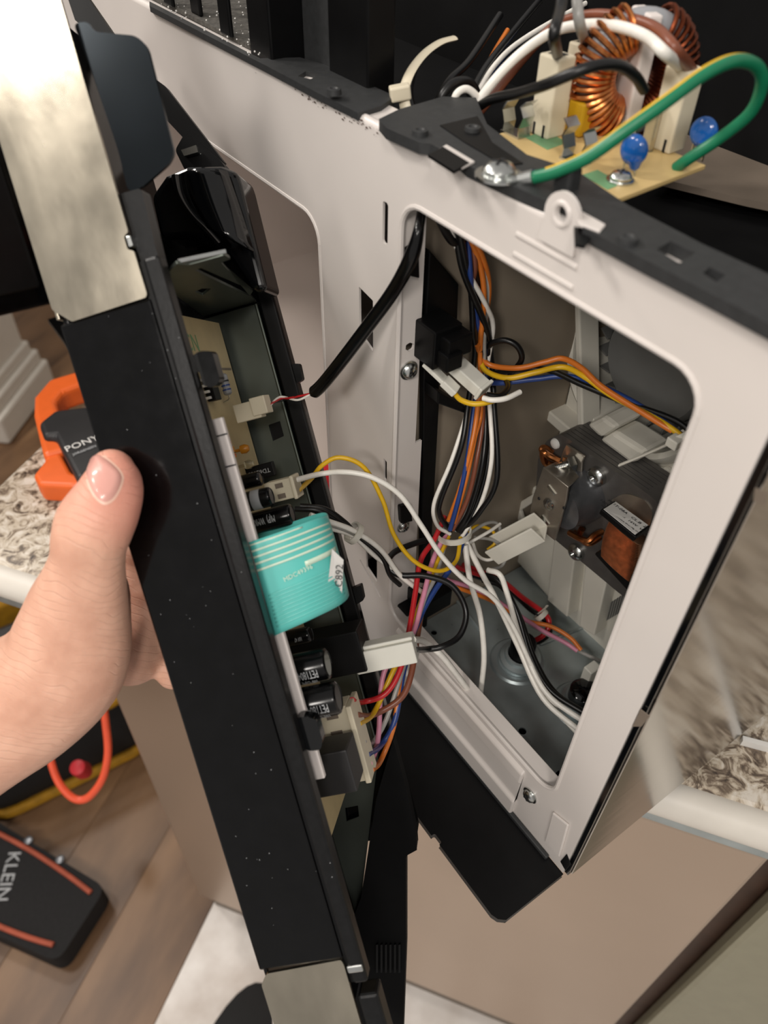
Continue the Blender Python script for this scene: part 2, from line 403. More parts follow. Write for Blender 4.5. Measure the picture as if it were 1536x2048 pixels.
# dishwasher and neighbours below the counter
TL = (CABM.inverted() @ at(320, 1640, 2, -.55)).x
dwx0, dwx1 = -.448, .155
dw = thing('dishwasher', cab(-.1, -.4, FLOORZ), 'beige stainless dishwasher front below the overhanging microwave', 'dishwasher')
bm = NB(); bx(bm, dwx0, dwx1, -.68, -.135, FLOORZ, CTZ - .045); fin('body', bm, 'tan_metal', dw, CABM, 0)
bm = NB(); bx(bm, dwx0, dwx1, -.134, -.112, -.80, -.115); fin('door', bm, 'beige_steel', dw, CABM, 0, .004)
bm = NB(); bx(bm, dwx0, dwx1, -.134, -.110, -.112, CTZ - .048); cp = fin('control_strip', bm, 'beige_steel', dw, CABM, 0, .003)
for k in range(5):
    bm = NB(); c = cab(-.005 + k * .022, -.110, -.085); lathe(bm, c, MN, [(0, .0022), (.0008, .0020), (.001, 0)], 12)
    fin('indicator_dot', bm, 'ink', cp)
ec = thing('cabinet', cab(.4, -.4, FLOORZ), 'olive grey cabinet front at the bottom right corner', 'cabinet')
bm = NB(); bx(bm, dwx1 + .012, .95, -.68, -.14, FLOORZ + .08, CTZ - .045); fin('body', bm, 'dark_wood', ec, CABM, 0)
bm = NB(); bx(bm, dwx1 + .030, .95, -.139, -.118, FLOORZ + .10, CTZ - .06); fin('door', bm, 'olive_panel', ec, CABM, 0, .006)

# ---- things on the floor at the left
# flat black pouch with coral piping
A, B, Cc, Dd = [at(a, b, 2, FLOORZ + .05) for a, b in ((-60, 1610), (212, 1775), (115, 1925), (-130, 1815))]
po = thing('tool_pouch', ((A + Cc) / 2).xyz - Vector((0, 0, .05)), 'black zip tool pouch with coral piping lying on wood floor', 'pouch')
pts = roundpoly([(v.x, v.y) for v in (A, B, Cc, Dd)], .02, 5)
bm = plate(pts, [], .05); fin('body', bm, 'bag_black', po, XY(FLOORZ + .0005), 30, .012, segs=3)
for (s, e, nm) in ((A, B, 0), (Dd, Cc, 1)):
    n = ((A + B + Cc + Dd) / 4 - (s + e) / 2); n.z = 0; n.normalize()
    pts = [s.lerp(e, t) + n * (.022 - .01 * math.sin(t * 3)) + Vector((0, 0, .003)) for t in (.02, .25, .5, .75, .93)]
    bm = NB(); tube(bm, catmull(pts), .0042, 8); fin('piping', bm, 'piping_orange', po)
for t in (.45, .68):
    c = A.lerp(B, t) + Vector((0, 0, .0)); bm = NB(); lathe(bm, c - Vector((0, 0, .004)), (0, 0, 1), [(0, .008), (.007, .007), (.009, 0)], 12); fin('stud', bm, 'dark_iron', po)
xd = (Dd - A).normalized(); yd = (B - A).normalized()
ctr = at(15, 1752, 2, FLOORZ + .0512)
T = frame(ctr, xd, yd); fin('printed_word', text('KLEIN', .030, T, .0004), 'print_grey', po, ID, 0)

# black and yellow tool bag
ba = thing('tool_bag', at(90, 1420, 2, FLOORZ), 'open black tool bag with yellow trim standing on wood floor', 'bag')
bc = at(120, 1530, 2, FLOORZ); ax = Vector((-.86, .05, 0)).normalized(); F = frame((bc.x, bc.y, FLOORZ), ax, Vector((0, 0, 1)).cross(ax))
bm = NB(); bx(bm, -.04, .42, -.16, .12, .001, .20)
bmesh.ops.subdivide_edges(bm, edges=bm.edges[:], cuts=3, use_grid_fill=True)
for v in bm.verts:
    k = 1 + .10 * math.sin(v.co.z / .2 * 3.1); v.co.x = .16 + (v.co.x - .16) * k; v.co.y *= k
fin('body', bm, 'bag_black', ba, F, 60, .02, segs=3)
for z in (.012, .19):
    bm = NB(); tube(bm, [Vector((*q, z)) for q in rrect(-.055, .43, -.175, .135, .05, 4)] + [Vector((.43, .085, z))], .010, 8); fin('yellow_trim', bm, 'bag_yellow', ba, F)
for x0, x1, y0, y1, z1, mm in ((-.01, .06, -.07, .02, .235, 'bag_yellow'), (.10, .16, -.08, .05, .25, 'tool_black'), (.2, .36, -.1, .12, .26, 'bag_yellow'), (.0, .05, .04, .10, .23, 'bag_yellow')):
    bm = NB(); bx(bm, x0, x1, y0, y1, .15, z1); fin('pocket_flap', bm, mm, ba, F, 30, .012)
sd = at(165, 1530, 2, FLOORZ + .22)
bm = NB(); lathe(bm, sd - Vector((0, 0, .025)), (.2, -.2, 1), [(0, .010), (.015, .014), (.04, .012), (.045, 0)], 14)
rk = fin('screwdriver', bm, 'red_plastic', None); tag(rk, 'small red round tool handle poking out of the bag', 'tool')
# orange cord loop
bm = NB()
pts = [dp(x, y, 1.06) for x, y in ((205, 1400), (212, 1450), (216, 1505), (206, 1555), (182, 1590), (160, 1600), (138, 1590), (115, 1560), (100, 1515), (94, 1470), (92, 1420))]
tube(bm, catmull(pts), .0052, 10); oc = fin('cord_loop', bm, 'orange_cord', None); tag(oc, 'bright orange cord loop hanging in front of the black tool bag', 'cord')
# shoe tip at the bottom edge
sp = at(450, 2150, 2, FLOORZ)
bm = NB(); bmesh.ops.create_uvsphere(bm, u_segments=20, v_segments=12, radius=1)
for v in bm.verts: v.co = Vector((v.co.x * .055, v.co.y * .13 , max(0, v.co.z) * .06 * (1 - .25 * v.co.y)))
sh = plate([(.05 * math.cos(a * math.pi / 14), .125 * math.sin(a * math.pi / 14)) for a in range(28)], [], .012)
sho = thing('shoe', (sp.x, sp.y, FLOORZ), 'toe of a black shoe at the bottom edge of the picture', 'shoe')
F = frame((sp.x, sp.y, FLOORZ + .003), DN, MN); fin('upper', bm, 'shoe_black', sho, F @ Matrix.Translation((0, 0, .012)), 60); fin('sole', sh, 'black_plastic', sho, F, 0, .01)

# orange and black clamp on the granite
F = None
cl = thing('bar_clamp', at(130, 900, 2, CTZ), 'orange and black trigger clamp lying on granite behind the thumb', 'clamp')
def onz(L, z): return [Vector(at(a, b, 2, z)) for a, b in L]
hook = onz(((200, 757), (165, 762), (105, 780), (76, 815), (75, 850), (95, 935), (150, 920), (128, 850), (120, 825), (135, 805), (170, 792), (205, 786)), CTZ + .012)
bm = NB(); prism(bm, [v - Vector((0, 0, .010)) for v in hook], (0, 0, .024)); fin('upper_jaw', bm, 'orange_plastic', cl, ID, 0, .005, segs=3)
body = onz(((88, 876), (120, 850), (215, 838), (235, 880), (225, 960), (165, 990), (120, 902), (98, 904)), CTZ + .014)
bm = NB(); prism(bm, [v - Vector((0, 0, .013)) for v in body], (0, 0, .032)); fin('trigger_body', bm, 'tool_black', cl, ID, 0, .006, segs=3)
jaw = onz(((97, 905), (118, 905), (150, 965), (200, 985), (150, 993), (86, 990), (74, 970), (98, 940)), CTZ + .010)
bm = NB(); prism(bm, [v - Vector((0, 0, .009)) for v in jaw], (0, 0, .022)); fin('lower_jaw', bm, 'orange_plastic', cl, ID, 0, .004, segs=3)
tp = at(164, 887, 2, CTZ + .0338); dx = (at(182, 880, 2, CTZ + .0338) - tp).normalized(); dy = (at(160, 872, 2, CTZ + .0338) - tp)
fin('printed_word', text('PONY', .0115, frame(tp, dx, dy), .0002), 'label_white', cl, ID, 0)
dy = (at(170, 903, 2, CTZ + .0338) - tp)
fin('printed_word', text('JORGENSEN', .0040, frame(tp + dy * .85, dx, -dy), .0002), 'print_grey', cl, ID, 0)

# ================================================================== the microwave
mw = thing('microwave_oven', (-.39, .19, 0), 'white framed microwave oven with its front stripped open on the counter', 'microwave')
TOP = .361; VZ0 = TOP + .0022
# --- front sheet with openings
ctrl = rrect(-.181, -.0235, .060, .340, .013, 6)
cav = rrect(-.700, -.250, .030, .305, .014, 6)
holes = [ctrl, cav, rrect(-.1945, -.1905, .315, .334, .0012, 2),
         px_y(((722, 572), (750, 600), (750, 702), (723, 664))), px_y(((771, 915), (777, 922), (777, 965), (771, 955))),
         px_y(((734, 1083), (757, 1104), (757, 1163), (736, 1132))), px_y(((722, 1118), (724, 1118), (765, 1190), (763, 1194)))]
fr = fin('front_frame', plate([(-.78, .0), (-.0005, .0), (-.0005, TOP), (-.78, TOP)], holes, .0012), 'white_enamel', mw, XZ(0), 0, .0006)
# rolled rim round the control opening and along the top edge
bm = NB(); tube(bm, [Vector((x, -.0006, z)) for x, z in ctrl + ctrl[:1]], .0014, 8, False); fin('opening_rim', bm, 'white_enamel', mw)
bm = NB(); tube(bm, [Vector((-.78, .0016, TOP)), Vector((-.001, .0016, TOP))], .0028, 12); fin('top_rim', bm, 'white_enamel', mw)
bm = plate([(-.78, .001), (-.001, .001), (-.001, .0185), (-.78, .0185)], [px_z(((895, 296), (950, 330), (935, 340), (880, 305)), TOP + .001)], .0012); fin('top_flange', bm, 'white_enamel', mw, XY(TOP + .0005), 0)
bm = NB(); tube(bm, [Vector((x, -.0006, z)) for x, z in cav + cav[:1]], .0014, 8, False); fin('opening_rim', bm, 'white_enamel', mw)
# left flange of the control opening, folded inward
fh = [px_x(((812, 690), (820, 685), (828, 688), (826, 698), (818, 703), (811, 699)), -.181), px_x(((808, 495), (830, 480), (830, 552), (806, 545)), -.181),
      px_x(((795, 1010), (815, 1005), (818, 1035), (797, 1040)), -.181)]
fin('post_flange', plate([(.0008, .052), (.020, .046), (.018, .2), (.0135, .2), (.0125, .349), (.0008, .349)], fh, .0012), 'white_enamel', mw, YZ(-.1822), 0, .0005)
fin('sill_flange', (lambda b: (bx(b, -.181, -.0235, .0, .010, .0588, .060), b)[1])(NB()), 'white_enamel', mw, ID, 0, .0005)
# pressed steps of the sill below the opening
bm = NB()
prism(bm, [Vector((-.17, a, b)) for a, b in ((0, .056), (-.0035, .052), (-.0035, .042), (-.0018, .038), (-.0018, .020), (-.004, .017), (-.004, .001), (0, .001))], (.125, 0, 0)); fin('sill', bm, 'white_enamel', mw, ID, 0, .001)
bm = NB(); pp = px_y(((1108, 1622), (1140, 1648), (1122, 1712), (1092, 1680)), -.0012)
prism(bm, [Vector((a, -.0012, b)) for a, b in pp], (0, -.0016, 0)); fin('pressed_pad', bm, 'white_enamel', mw, ID, 0, .0012)
bm = NB(); pp = px_y(((1122, 1722), (1134, 1708), (1142, 1728), (1132, 1740)), -.0013); prism(bm, [Vector((a, -.0013, b)) for a, b in pp], (0, -.0006, 0)); fin('corner_slot', bm, 'black_plastic', mw, ID, 0)
for L in (((1282, 1418), (1300, 1432), (1284, 1452), (1266, 1452)), ((1512, 975), (1536, 985), (1530, 1010), (1508, 1000))):
    bm = NB(); prism(bm, [Vector((a, -.0013, b)) for a, b in px_y(L, -.0013)], (0, -.0005, 0)); fin('edge_notch', bm, 'tan_metal', mw, ID, 0)
screw('screw', Vector((-.037, -.0013, .039)), (0, -1, 0), .0042, mw)
# pressed rib and fixing ear above the opening
for dz in (0, .0075):
    bm = NB(); z = .3515 - dz; tube(bm, [Vector((-.112, -.0012, z)), Vector((-.082, -.0012, z))], .0012, 10, True, .55, (0, -1, 0)); fin('pressed_rib', bm, 'white_enamel', mw)
ear = [(-.1005, .355)] + [(-.0915 + .0078 * math.cos(math.radians(a)), .3660 + .0078 * math.sin(math.radians(a))) for a in range(200, -21, -15)] + [(-.0835, .355)]
fin('fixing_ear', plate(ear, [ring2(-.0915, .3668, .0026)], .0016), 'white_enamel', mw, XZ(-.0012), 0, .0005)
bm = NB()
lathe(bm, (-.0915, -.0029, .3668), (0, -1, 0), [(0, .0026), (.0007, .0030), (.0007, .0040), (0, .0046)], 20, False); fin('ear_collar', bm, 'white_enamel', mw)
bm = NB(); prism(bm, [at(*q, 2, VZ0 + .0045) for q in ((1152, 424), (1165, 422), (1212, 448), (1200, 462), (1158, 446))], (0, 0, -.0014)); fin('ear_bracket', bm, 'white_enamel', mw, ID, 0, .0004)
bm = NB(); prism(bm, [at(*q, 2, VZ0 + .002) for q in ((1148, 440), (1160, 446), (1192, 460), (1170, 492), (1150, 488))], (0, 0, -.001)); fin('ear_gap', bm, 'black_plastic', mw, ID, 0)
bm = NB(); prism(bm, [at(*q, 2, VZ0 + .0047) for q in ((857, 308), (893, 288), (950, 322), (908, 342))], (0, 0, -.001)); fin('slot_edge', bm, 'white_enamel', mw, ID, 0, .0003)
bm = NB(); prism(bm, [at(*q, 2, VZ0 + .0049) for q in ((856, 309), (886, 293), (939, 325), (908, 342))], (0, 0, -.001)); fin('slot_gap', bm, 'black_plastic', mw, ID, 0)
bm = NB(); prism(bm, [at(*q, 2, VZ0 + .0042) for q in ((880, 250), (955, 232), (984, 284), (1046, 326), (1010, 331), (930, 284))], (0, 0, -.001)); fin('frame_recess', bm, 'black_plastic', mw, ID, 0)
for L in (((806, 495), (830, 480), (832, 552), (804, 545)), ((795, 1008), (815, 1003), (820, 1037), (797, 1042))):
    bm = NB(); prism(bm, [Vector((-.1812, a, b)) for a, b in px_x(L, -.1812)], (.003, 0, 0)); fin('dark_hole_fill', bm, 'black_plastic', mw, ID, 0, .0006)  # black blocks added at the flange holes to make them dark
# screws on the inner flange
for q, rr in (((817, 740), .0042), ((806, 1052), .0036)):
    p = at(q[0], q[1], 0, -.1808); screw('screw', p, (1, 0, 0), rr, mw)
# --- side, base, walls
fin('side_edge', (lambda b: (bx(b, -.0005, .0022, .0, .37, .0005, TOP), b)[1])(NB()), 'shiny_black', mw, ID, 0)
fin('side_panel', (lambda b: (bx(b, .0022, .0032, .0025, .38, .0, TOP), b)[1])(NB()), 'mirror_steel', mw, ID, 0, .0004)
bh = [ring2(*px_z(((868, 1265),), .015)[0], .0022), ring2(*px_z(((1045, 1462),), .015)[0], .0026), px_z(((1092, 1562), (1118, 1540), (1128, 1565), (1105, 1585)), .015)]
fin('base_plate', plate([(-.186, .001), (-.001, .001), (-.001, .36), (-.186, .36)], bh, .0012), 'galvanised', mw, XY(.0138), 0)
for q, r in (((1035, 1322), .020), ((1160, 1410), .019)):
    c = at(*q, 2, .015); bm = NB(); lathe(bm, c, (0, 0, 1), [(0, r), (.0014, r - .0015), (.0014, r - .005), (.0004, r - .0065)], 32, False); fin('pressed_ring', bm, 'galvanised', mw)
for a, b in (((900, 1330), (1000, 1440)), ((1080, 1290), (1180, 1250)), ((960, 1260), (905, 1190))):
    bm = NB(); pts = [Vector(at(*a, 2, .0150)), Vector(at(*b, 2, .0150))]; tube(bm, pts, .0014, 8); fin('pressed_rib', bm, 'galvanised', mw)
fin('floor_pan', (lambda b: (bx(b, -.78, .0, .001, .38, .0, .0045), b)[1])(NB()), 'black_plastic', mw, ID, 0)
fin('partition', (lambda b: (bx(b, -.1885, -.1872, .001, .36, .012, .3245), b)[1])(NB()), 'inner_wall', mw, ID, 0)
fin('rear_wall', (lambda b: (bx(b, -.78, .0, .36, .362, .0, TOP), b)[1])(NB()), 'cavity_enamel', mw, ID, 0)
fin('left_side', (lambda b: (bx(b, -.7815, -.78, .0, .37, .0, TOP), b)[1])(NB()), 'mirror_steel', mw, ID, 0)
bm = NB()
bx(bm, -.2515, -.2500, .001, .33, .029, .306); bx(bm, -.7015, -.7000, .001, .33, .029, .306)
bx(bm, -.7015, -.2500, .33, .3315, .029, .306); bx(bm, -.7015, -.2500, .001, .33, .305, .3065); bx(bm, -.7015, -.2500, .001, .33, .0285, .03)
fin('cooking_cavity', bm, 'cavity_enamel', mw, ID, 0)
# --- black lip below the front
lip = [(-.78, -.0515), (-.063, -.0515), (-.063, -.0490), (-.056, -.0490), (-.056, -.0510), (-.0075, -.0510), (-.0035, -.0495), (-.0005, -.046), (0.0, -.001), (-.78, -.001)]
fin('bottom_lip', plate(lip, [], .005), 'black_plastic', mw, XY(-.006), 0, .001)
bm = NB(); bx(bm, -.62, -.012, -.0045, -.0015, -.001, .0025); fin('lip_ridge', bm, 'grey_plastic', mw, ID, 0, .0008)
# --- vent frame of dark plastic along the top
VZ = TOP + .0022
right = [(757, 258), (797, 238), (885, 212), (950, 214), (972, 268), (1051, 330), (1149, 362), (1250, 432), (1400, 512), (1536, 575), (1640, 630), (1640, 733), (1536, 677), (1400, 604), (1300, 552), (1215, 506), (1175, 485), (1160, 478), (1180, 455), (1150, 432), (1098, 428), (1010, 388), (934, 352), (921, 340), (859, 308), (838, 306), (772, 276)]
fin('vent_frame', plate(px_z(right, VZ), [px_z(((1307, 522), (1335, 505), (1382, 530), (1352, 550)), VZ), px_z(((1398, 570), (1412, 558), (1442, 574), (1425, 588)), VZ)], .0042), 'grey_plastic', mw, XY(VZ - .0004), 0, .0008)
left = [(300, 9), (420, 71), (520, 124), (600, 122), (650, 136), (790, 200), (762, 220), (716, 234), (640, 196), (533, 139), (300, 18)]
fin('vent_frame', plate(px_z(left, VZ), [px_z(((596, 160), (612, 150), (638, 156), (622, 166)), VZ)], .0030), 'grey_plastic', mw, XY(VZ - .0014), 0, .0004)
for q in ((840, 268), (1255, 483), (668, 185), (945, 262)):
    c = at(*q, 2, VZ + .004); bm = NB(); lathe(bm, c - Vector((0, 0, .0006)), (0, 0, 1), [(0, .0034), (.0022, .0031), (.0024, .0018), (.0018, .0012), (.0018, 0)], 16); fin('peg', bm, 'grey_plastic', mw)
bm = NB(); c = at(1132, 372, 2, VZ + .004); bx(bm, c.x - .004, c.x + .004, c.y - .003, c.y + .003, c.z - .004, c.z + .007); fin('clip_tab', bm, 'grey_plastic', mw, ID, 0, .0012)
screw('screw', at(997, 352, 2, VZ + .0036), (0, 0, 1), .0058, mw)
# dark duct and black backdrop behind the vent frame
fin('duct_floor', (lambda b: (bx(b, -.7, -.0, .036, .36, .325, .327), b)[1])(NB()), 'duct_black', mw, ID, 0)
fin('black_backdrop', (lambda b: (bx(b, -.7, -.001, .17, .174, .325, .425), b)[1])(NB()), 'duct_black', mw, ID, 0)  # black sheet added so the empty space behind looks dark
fin('duct_side', (lambda b: (bx(b, -.006, -.002, .04, .17, .325, .40), b)[1])(NB()), 'duct_black', mw, ID, 0)
b1 = NB(); p, q = at(520, 118, 2, VZ), at(605, 118, 2, VZ)
bx(b1, -.318, -.296, .004, .06, .36, .425); fin('vent_box', b1, 'black_plastic', mw, ID, 0, .001)
b1 = NB(); bx(b1, -.296, -.268, .022, .026, .36, .425); fin('vent_rib', b1, 'grey_plastic', mw, ID, 0, .001)
b1 = NB(); bx(b1, -.268, -.236, .019, .034, .36, .425); fin('vent_box', b1, 'black_plastic', mw, ID, 0, .001)
b1 = NB(); bx(b1, -.268, -.236, .0195, .036, .4251, .43); fin('vent_rib', b1, 'duct_black', mw, ID, 0, .001)
b1 = NB(); bx(b1, -.66, -.322, .006, .055, .3635, .3655); fin('dusty_shelf', b1, 'dusty_grey', mw, ID, 0)
for cx, cy, w in ((395, 30, .010), (455, 72, .010), (340, 12, .012)):
    c = at(cx, cy, 2, .3655); b1 = NB(); bx(b1, c.x - .0065, c.x + .0055, c.y - .001, c.y + .0014, .3655, .40); fin('vent_fin', b1, 'black_plastic', mw, ID, 0, .001)
b1 = NB(); c = at(470, 20, 2, .37); prism(b1, [c + Vector(v) for v in ((-.03, .002, .012), (.004, .012, .012), (.006, .012, -.001), (.0, .010, .004), (-.03, 0, .006))], (0, .002, 0)); fin('metal_tongue', b1, 'galvanised', mw, ID, 0)
b1 = NB()
for k in range(170):
    x, y = random.uniform(300, 520), random.uniform(-20, 120)
    if y > 120 - (520 - x) * .53 + 2: continue
    c = at(x, y, 2, .3656); s = random.uniform(.0002, .0006); bmesh.ops.create_icosphere(b1, subdivisions=1, radius=s, matrix=Matrix.Translation(c))
cr = fin('dust_crumbs', b1, 'label_white', mw, ID, 0); tag(cr, kind='stuff')
b1 = NB(); prism(b1, [Vector((*v, .336)) for v in px_z(((1290, 350), (1400, 240), (1560, 300), (1600, 420), (1500, 400)), .336)], (0, 0, -.003)); fin('duct_shelf', b1, 'tan_metal', mw, ID, 0)
# rust and dirt along the rim
b1 = NB()
for k in range(110):
    t = random.betavariate(3, 2); x = 480 + t * 300 + random.uniform(-15, 15); y = 15 + .53 * (x - 300) + random.uniform(2, 24) * random.random()
    c = at(x, y, 1, -.0015); s = random.uniform(.0001, .0004); bmesh.ops.create_icosphere(b1, subdivisions=1, radius=s, matrix=Matrix.Translation(c) @ Matrix.Diagonal((random.uniform(1, 3), .25, 1, 1)))
cr = fin('rust_specks', b1, 'dark_wood', mw, ID, 0); tag(cr, kind='stuff')
# --- latch board and switch on the inner wall
bm = NB(); prism(bm, [Vector((-.186, a, b)) for a, b in px_x(((848, 492), (908, 562), (905, 650), (870, 700), (870, 800), (848, 1250), (836, 1250), (838, 700)), -.186)], (.004, 0, 0)); fin('latch_board', bm, 'black_plastic', mw, ID, 0, .0008)
c = at(884, 690, 0, -.172)
bm = NB(); bx(bm, -.183, -.166, c.y - .010, c.y + .007, c.z - .008, c.z + .013); bx(bm, -.170, -.160, c.y - .006, c.y + .009, c.z - .001, c.z + .010); bx(bm, -.166, -.158, c.y - .008, c.y + .002, c.z - .006, c.z + .003); fin('door_switch', bm, 'black_plastic', mw, ID, 0, .0008)
bm = NB(); prism(bm, [Vector((-.182, a, b)) for a, b in px_x(((848, 760), (915, 800), (905, 806), (848, 785)), -.182)], (.012, 0, 0)); fin('latch_wedge', bm, 'black_plastic', mw, ID, 0, .0008)
bm = NB(); bx(bm, -.1835, -.170, .006, .045, .045, .062); bx(bm, -.183, -.172, .014, .03, .062, .075); fin('latch_base', bm, 'black_plastic', mw, ID, 0, .001)
# --- open door, far left
F = frame((-.79, -.015, 0), Vector((-.1, -1, 0)), Vector((1, -.1, 0)))
bm = NB(); bx(bm, 0, .56, -.045, -.008, .002, .37, F); dr = fin('door', bm, 'gloss_black', mw, ID, 0, .006, 'black glossy door swung open')
bm = NB(); bx(bm, .03, .53, -.008, .0, .03, .34, F); fin('inner_frame', bm, 'black_plastic', dr, ID, 0, .004)
bm = NB(); tube(bm, [F @ Vector((.50, -.075, z)) for z in (.04, .1, .2, .33)], .011, 12); fin('handle', bm, 'black_plastic', dr)
# orange-handled tool left inside the cavity
bm = NB(); p = at(652, 955, 2, .043)
lathe(bm, p - Vector((0, .03, 0)), (.1, 1, .0), [(0, .006), (.004, .012), (.06, .013), (.1, .010), (.105, 0)], 16); tg = fin('screwdriver', bm, 'red_plastic', None); tag(tg, 'red tool handle lying inside the cooking cavity behind the panel', 'tool')

# ================================================================== inside the control compartment
def proj(p):
    q = MC @ (Vector(p) - CAMP); return 768 + FPX * q.x / q.z, 1024 + FPX * q.y / q.z, q.z
def hgt(base, py):
    lo, hi = 0., .09
    for _ in range(40):
        m = (lo + hi) / 2
        if proj(Vector(base) + Vector((0, 0, m)))[1] > py: lo = m
        else: hi = m
    return lo
def slabY(L, y, th, b=None):
    b = b or NB(); prism(b, [Vector((a, y, c)) for a, c in px_y(L, y)], (0, th, 0)); return b

# --- blower housing behind the motor
HY = .145
bh = thing('blower_housing', (-.1, HY, .02), 'milky plastic blower housing behind the fan motor', 'blower')
hc = at(1285, 745, 1, HY)
fin('housing_wall', plate([(-.1865, .016), (-.002, .016), (-.002, .324), (-.1865, .324)], [ring2(hc.x, hc.z, .047, 40)], .0025), 'milky_plastic', bh, XZ(HY), 0)
bm = NB(); lathe(bm, (hc.x, HY - .0025, hc.z), (0, -1, 0), [(0, .047), (.005, .047), (.007, .050), (.005, .053), (0, .056)], 48, False); lathe(bm, (hc.x, HY, hc.z), (0, 1, 0), [(0, .047), (.09, .052)], 48, False); fin('inlet_ring', bm, 'milky_plastic', bh)
bm = NB(); lathe(bm, (hc.x, HY + .012, hc.z), (0, 1, 0), [(0, .0), (0, .016), (-.004, .033), (.0, .036), (.05, .038), (.05, 0)], 40, False); fw = fin('fan_wheel', bm, 'fan_grey', bh)
for k in range(22):
    a = 2 * math.pi * k / 22; f = Matrix.Translation((hc.x, HY + .012, hc.z)) @ Matrix.Rotation(a, 4, 'Y') @ Matrix.Translation((.041, 0, 0)) @ Matrix.Rotation(.6, 4, 'Y')
    bm = NB(); bx(bm, -.004, .004, 0, .05, -.0006, .0006, f); fin('blade', bm, 'fan_grey', fw, ID, 0)
# ribs, arms and feet
for L, y, th in ((((1148, 596), (1158, 592), (1166, 876), (1154, 878)), .128, .016), (((1050, 640), (1056, 640), (1078, 905), (1070, 905)), .130, .014),
                 (((1108, 1075), (1150, 1105), (1134, 1235), (1094, 1200)), .116, .012), (((1170, 1125), (1215, 1155), (1188, 1272), (1158, 1252)), .116, .012),
                 (((985, 745), (1000, 740), (1165, 880), (1150, 892)), .128, .016), (((955, 905), (965, 895), (1080, 985), (1070, 1000)), .128, .016)):
    fin('rib', slabY(L, y, th), 'milky_plastic', bh, ID, 0, .001)
for L, y, th in ((((1170, 850), (1205, 832), (1235, 855), (1200, 878)), .120, .024), (((1195, 880), (1225, 862), (1292, 905), (1262, 930)), .122, .022), (((1235, 945), (1330, 938), (1350, 1000), (1270, 985)), .136, .008)):
    fin('motor_arm', slabY(L, y, th), 'milky_plastic', bh, ID, 0, .003)
fin('lower_wall', slabY(((1012, 1098), (1070, 1050), (1272, 1205), (1232, 1345), (1160, 1268)), .1275, .006), 'milky_plastic', bh, ID, 0, .001)
for k in range(9):
    x = 1212 + k * 5.2; fin('louvre', slabY(((x, 1242 - k * 3), (x + 2.4, 1240 - k * 3), (x + 12, 1203 - k * 3.4), (x + 9.6, 1205 - k * 3.4)),   .1262, .0012), 'fan_grey', bh, ID, 0)
# wire guide trough
g0, g1 = dp(985, 1100, .50), dp(1078, 1052, .475)
d = (g1 - g0); F = frame(g0, d, Vector((0, 0, -1)).cross(d).cross(d) * -1)
bm = NB(); L = d.length
F = frame(g0, d, Vector((0, 0, 1)))
bx(bm, 0, L, -.0075, -.0060, -.007, .007, F); bx(bm, 0, L, -.0075, .006, -.0075, -.006, F); bx(bm, 0, L, -.0075, .006, .006, .0075, F)
fin('wire_guide', bm, 'milky_plastic', bh, ID, 0, .0008)
bm = slabY(((1030, 1010), (1066, 988), (1074, 1000), (1040, 1022), (1052, 1060), (1040, 1066)), .118, .003); fin('guide_hook', bm, 'milky_plastic', bh, ID, 0, .0008)

# --- shaded pole fan motor
MY = .110
mo = thing('fan_motor', at(1190, 1100, 1, MY), 'dark laminated fan motor with copper coil inside the compartment', 'motor')
core = px_y(((1076, 915), (1094, 880), (1121, 867), (1296, 988), (1318, 1008), (1318, 1035), (1264, 1200), (1245, 1192), (1113, 1082), (1068, 1040)), MY)
hole = px_y(((1196, 1040), (1215, 1012), (1285, 1062), (1262, 1142), (1238, 1135), (1190, 1098)), MY)
core_o = fin('core', plate(roundpoly(core, .004), [], .024), 'lamination', mo, XZ(MY + .024), 30, .0012)
face = px_y(((1222, 1000), (1250, 985), (1290, 1000), (1306, 1025), (1300, 1052), (1285, 1058), (1230, 1010)), MY - .0008)
bm = NB(); prism(bm, [Vector((a, MY - .0008, c)) for a, c in roundpoly(face, .006)], (0, .0012, 0)); fin('lamination_face', bm, 'lamination_face', mo, ID, 0)
for k in range(1, 7):     # lamination joints across the top face
    y = MY + k * .0034; a, b = Vector((*core[2], 0)), Vector((*core[3], 0)); n = Vector((-(b.y - a.y), b.x - a.x, 0)).normalized()
    bm = NB(); s, e = a.lerp(b, .03) + n * .00005, a.lerp(b, .97) + n * .00005
    tube(bm, [Vector((s.x, y, s.y)), Vector((e.x, y, e.y))], .00012, 6); fin('sheet_edge', bm, 'ink', core_o)
# bearing bracket: foot on the core, slanted neck, front plate
BY = .086
def P3(q, y): return Vector(at(*q, 1, y))
ft = [P3(q, MY - .0012) for q in ((1136, 887), (1173, 911), (1168, 922), (1166, 948), (1122, 918))]
bm = NB(); prism(bm, ft, (0, -.0016, 0))
nk = [P3((1122, 918), MY - .0012), P3((1166, 948), MY - .0012), P3((1140, 972), BY), P3((1090, 933), BY)]
prism(bm, nk, (.0004, -.0016, -.0004))
bp = [P3(q, BY) for q in ((1090, 932), (1140, 972), (1136, 1000), (1113, 1080), (1076, 1050), (1063, 1024), (1068, 995))]
prism(bm, bp, (0, -.0016, 0)); bk = fin('bearing_bracket', bm, 'lamination_face', mo, ID, 30, .0005)
c = P3((1098, 1008), BY - .0016); bm = NB(); lathe(bm, c, (0, -1, 0), [(0, .0042), (.0012, .0038), (.0022, .002), (.0024, 0)], 18); fin('bearing_cap', bm, 'zinc', bk)
for q in ((1104, 980), (1091, 1040)):
    a = P3(q, BY - .0016); bm = NB(); bx(bm, -.0035, .0035, -.0007, .0002, -.0011, .0011, Matrix.Translation(a) @ Matrix.Rotation(math.radians(-12), 4, 'Y') @ Matrix.Rotation(math.radians(32), 4, 'Y')); fin('pressed_tab', bm, 'zinc', bk, ID, 0)
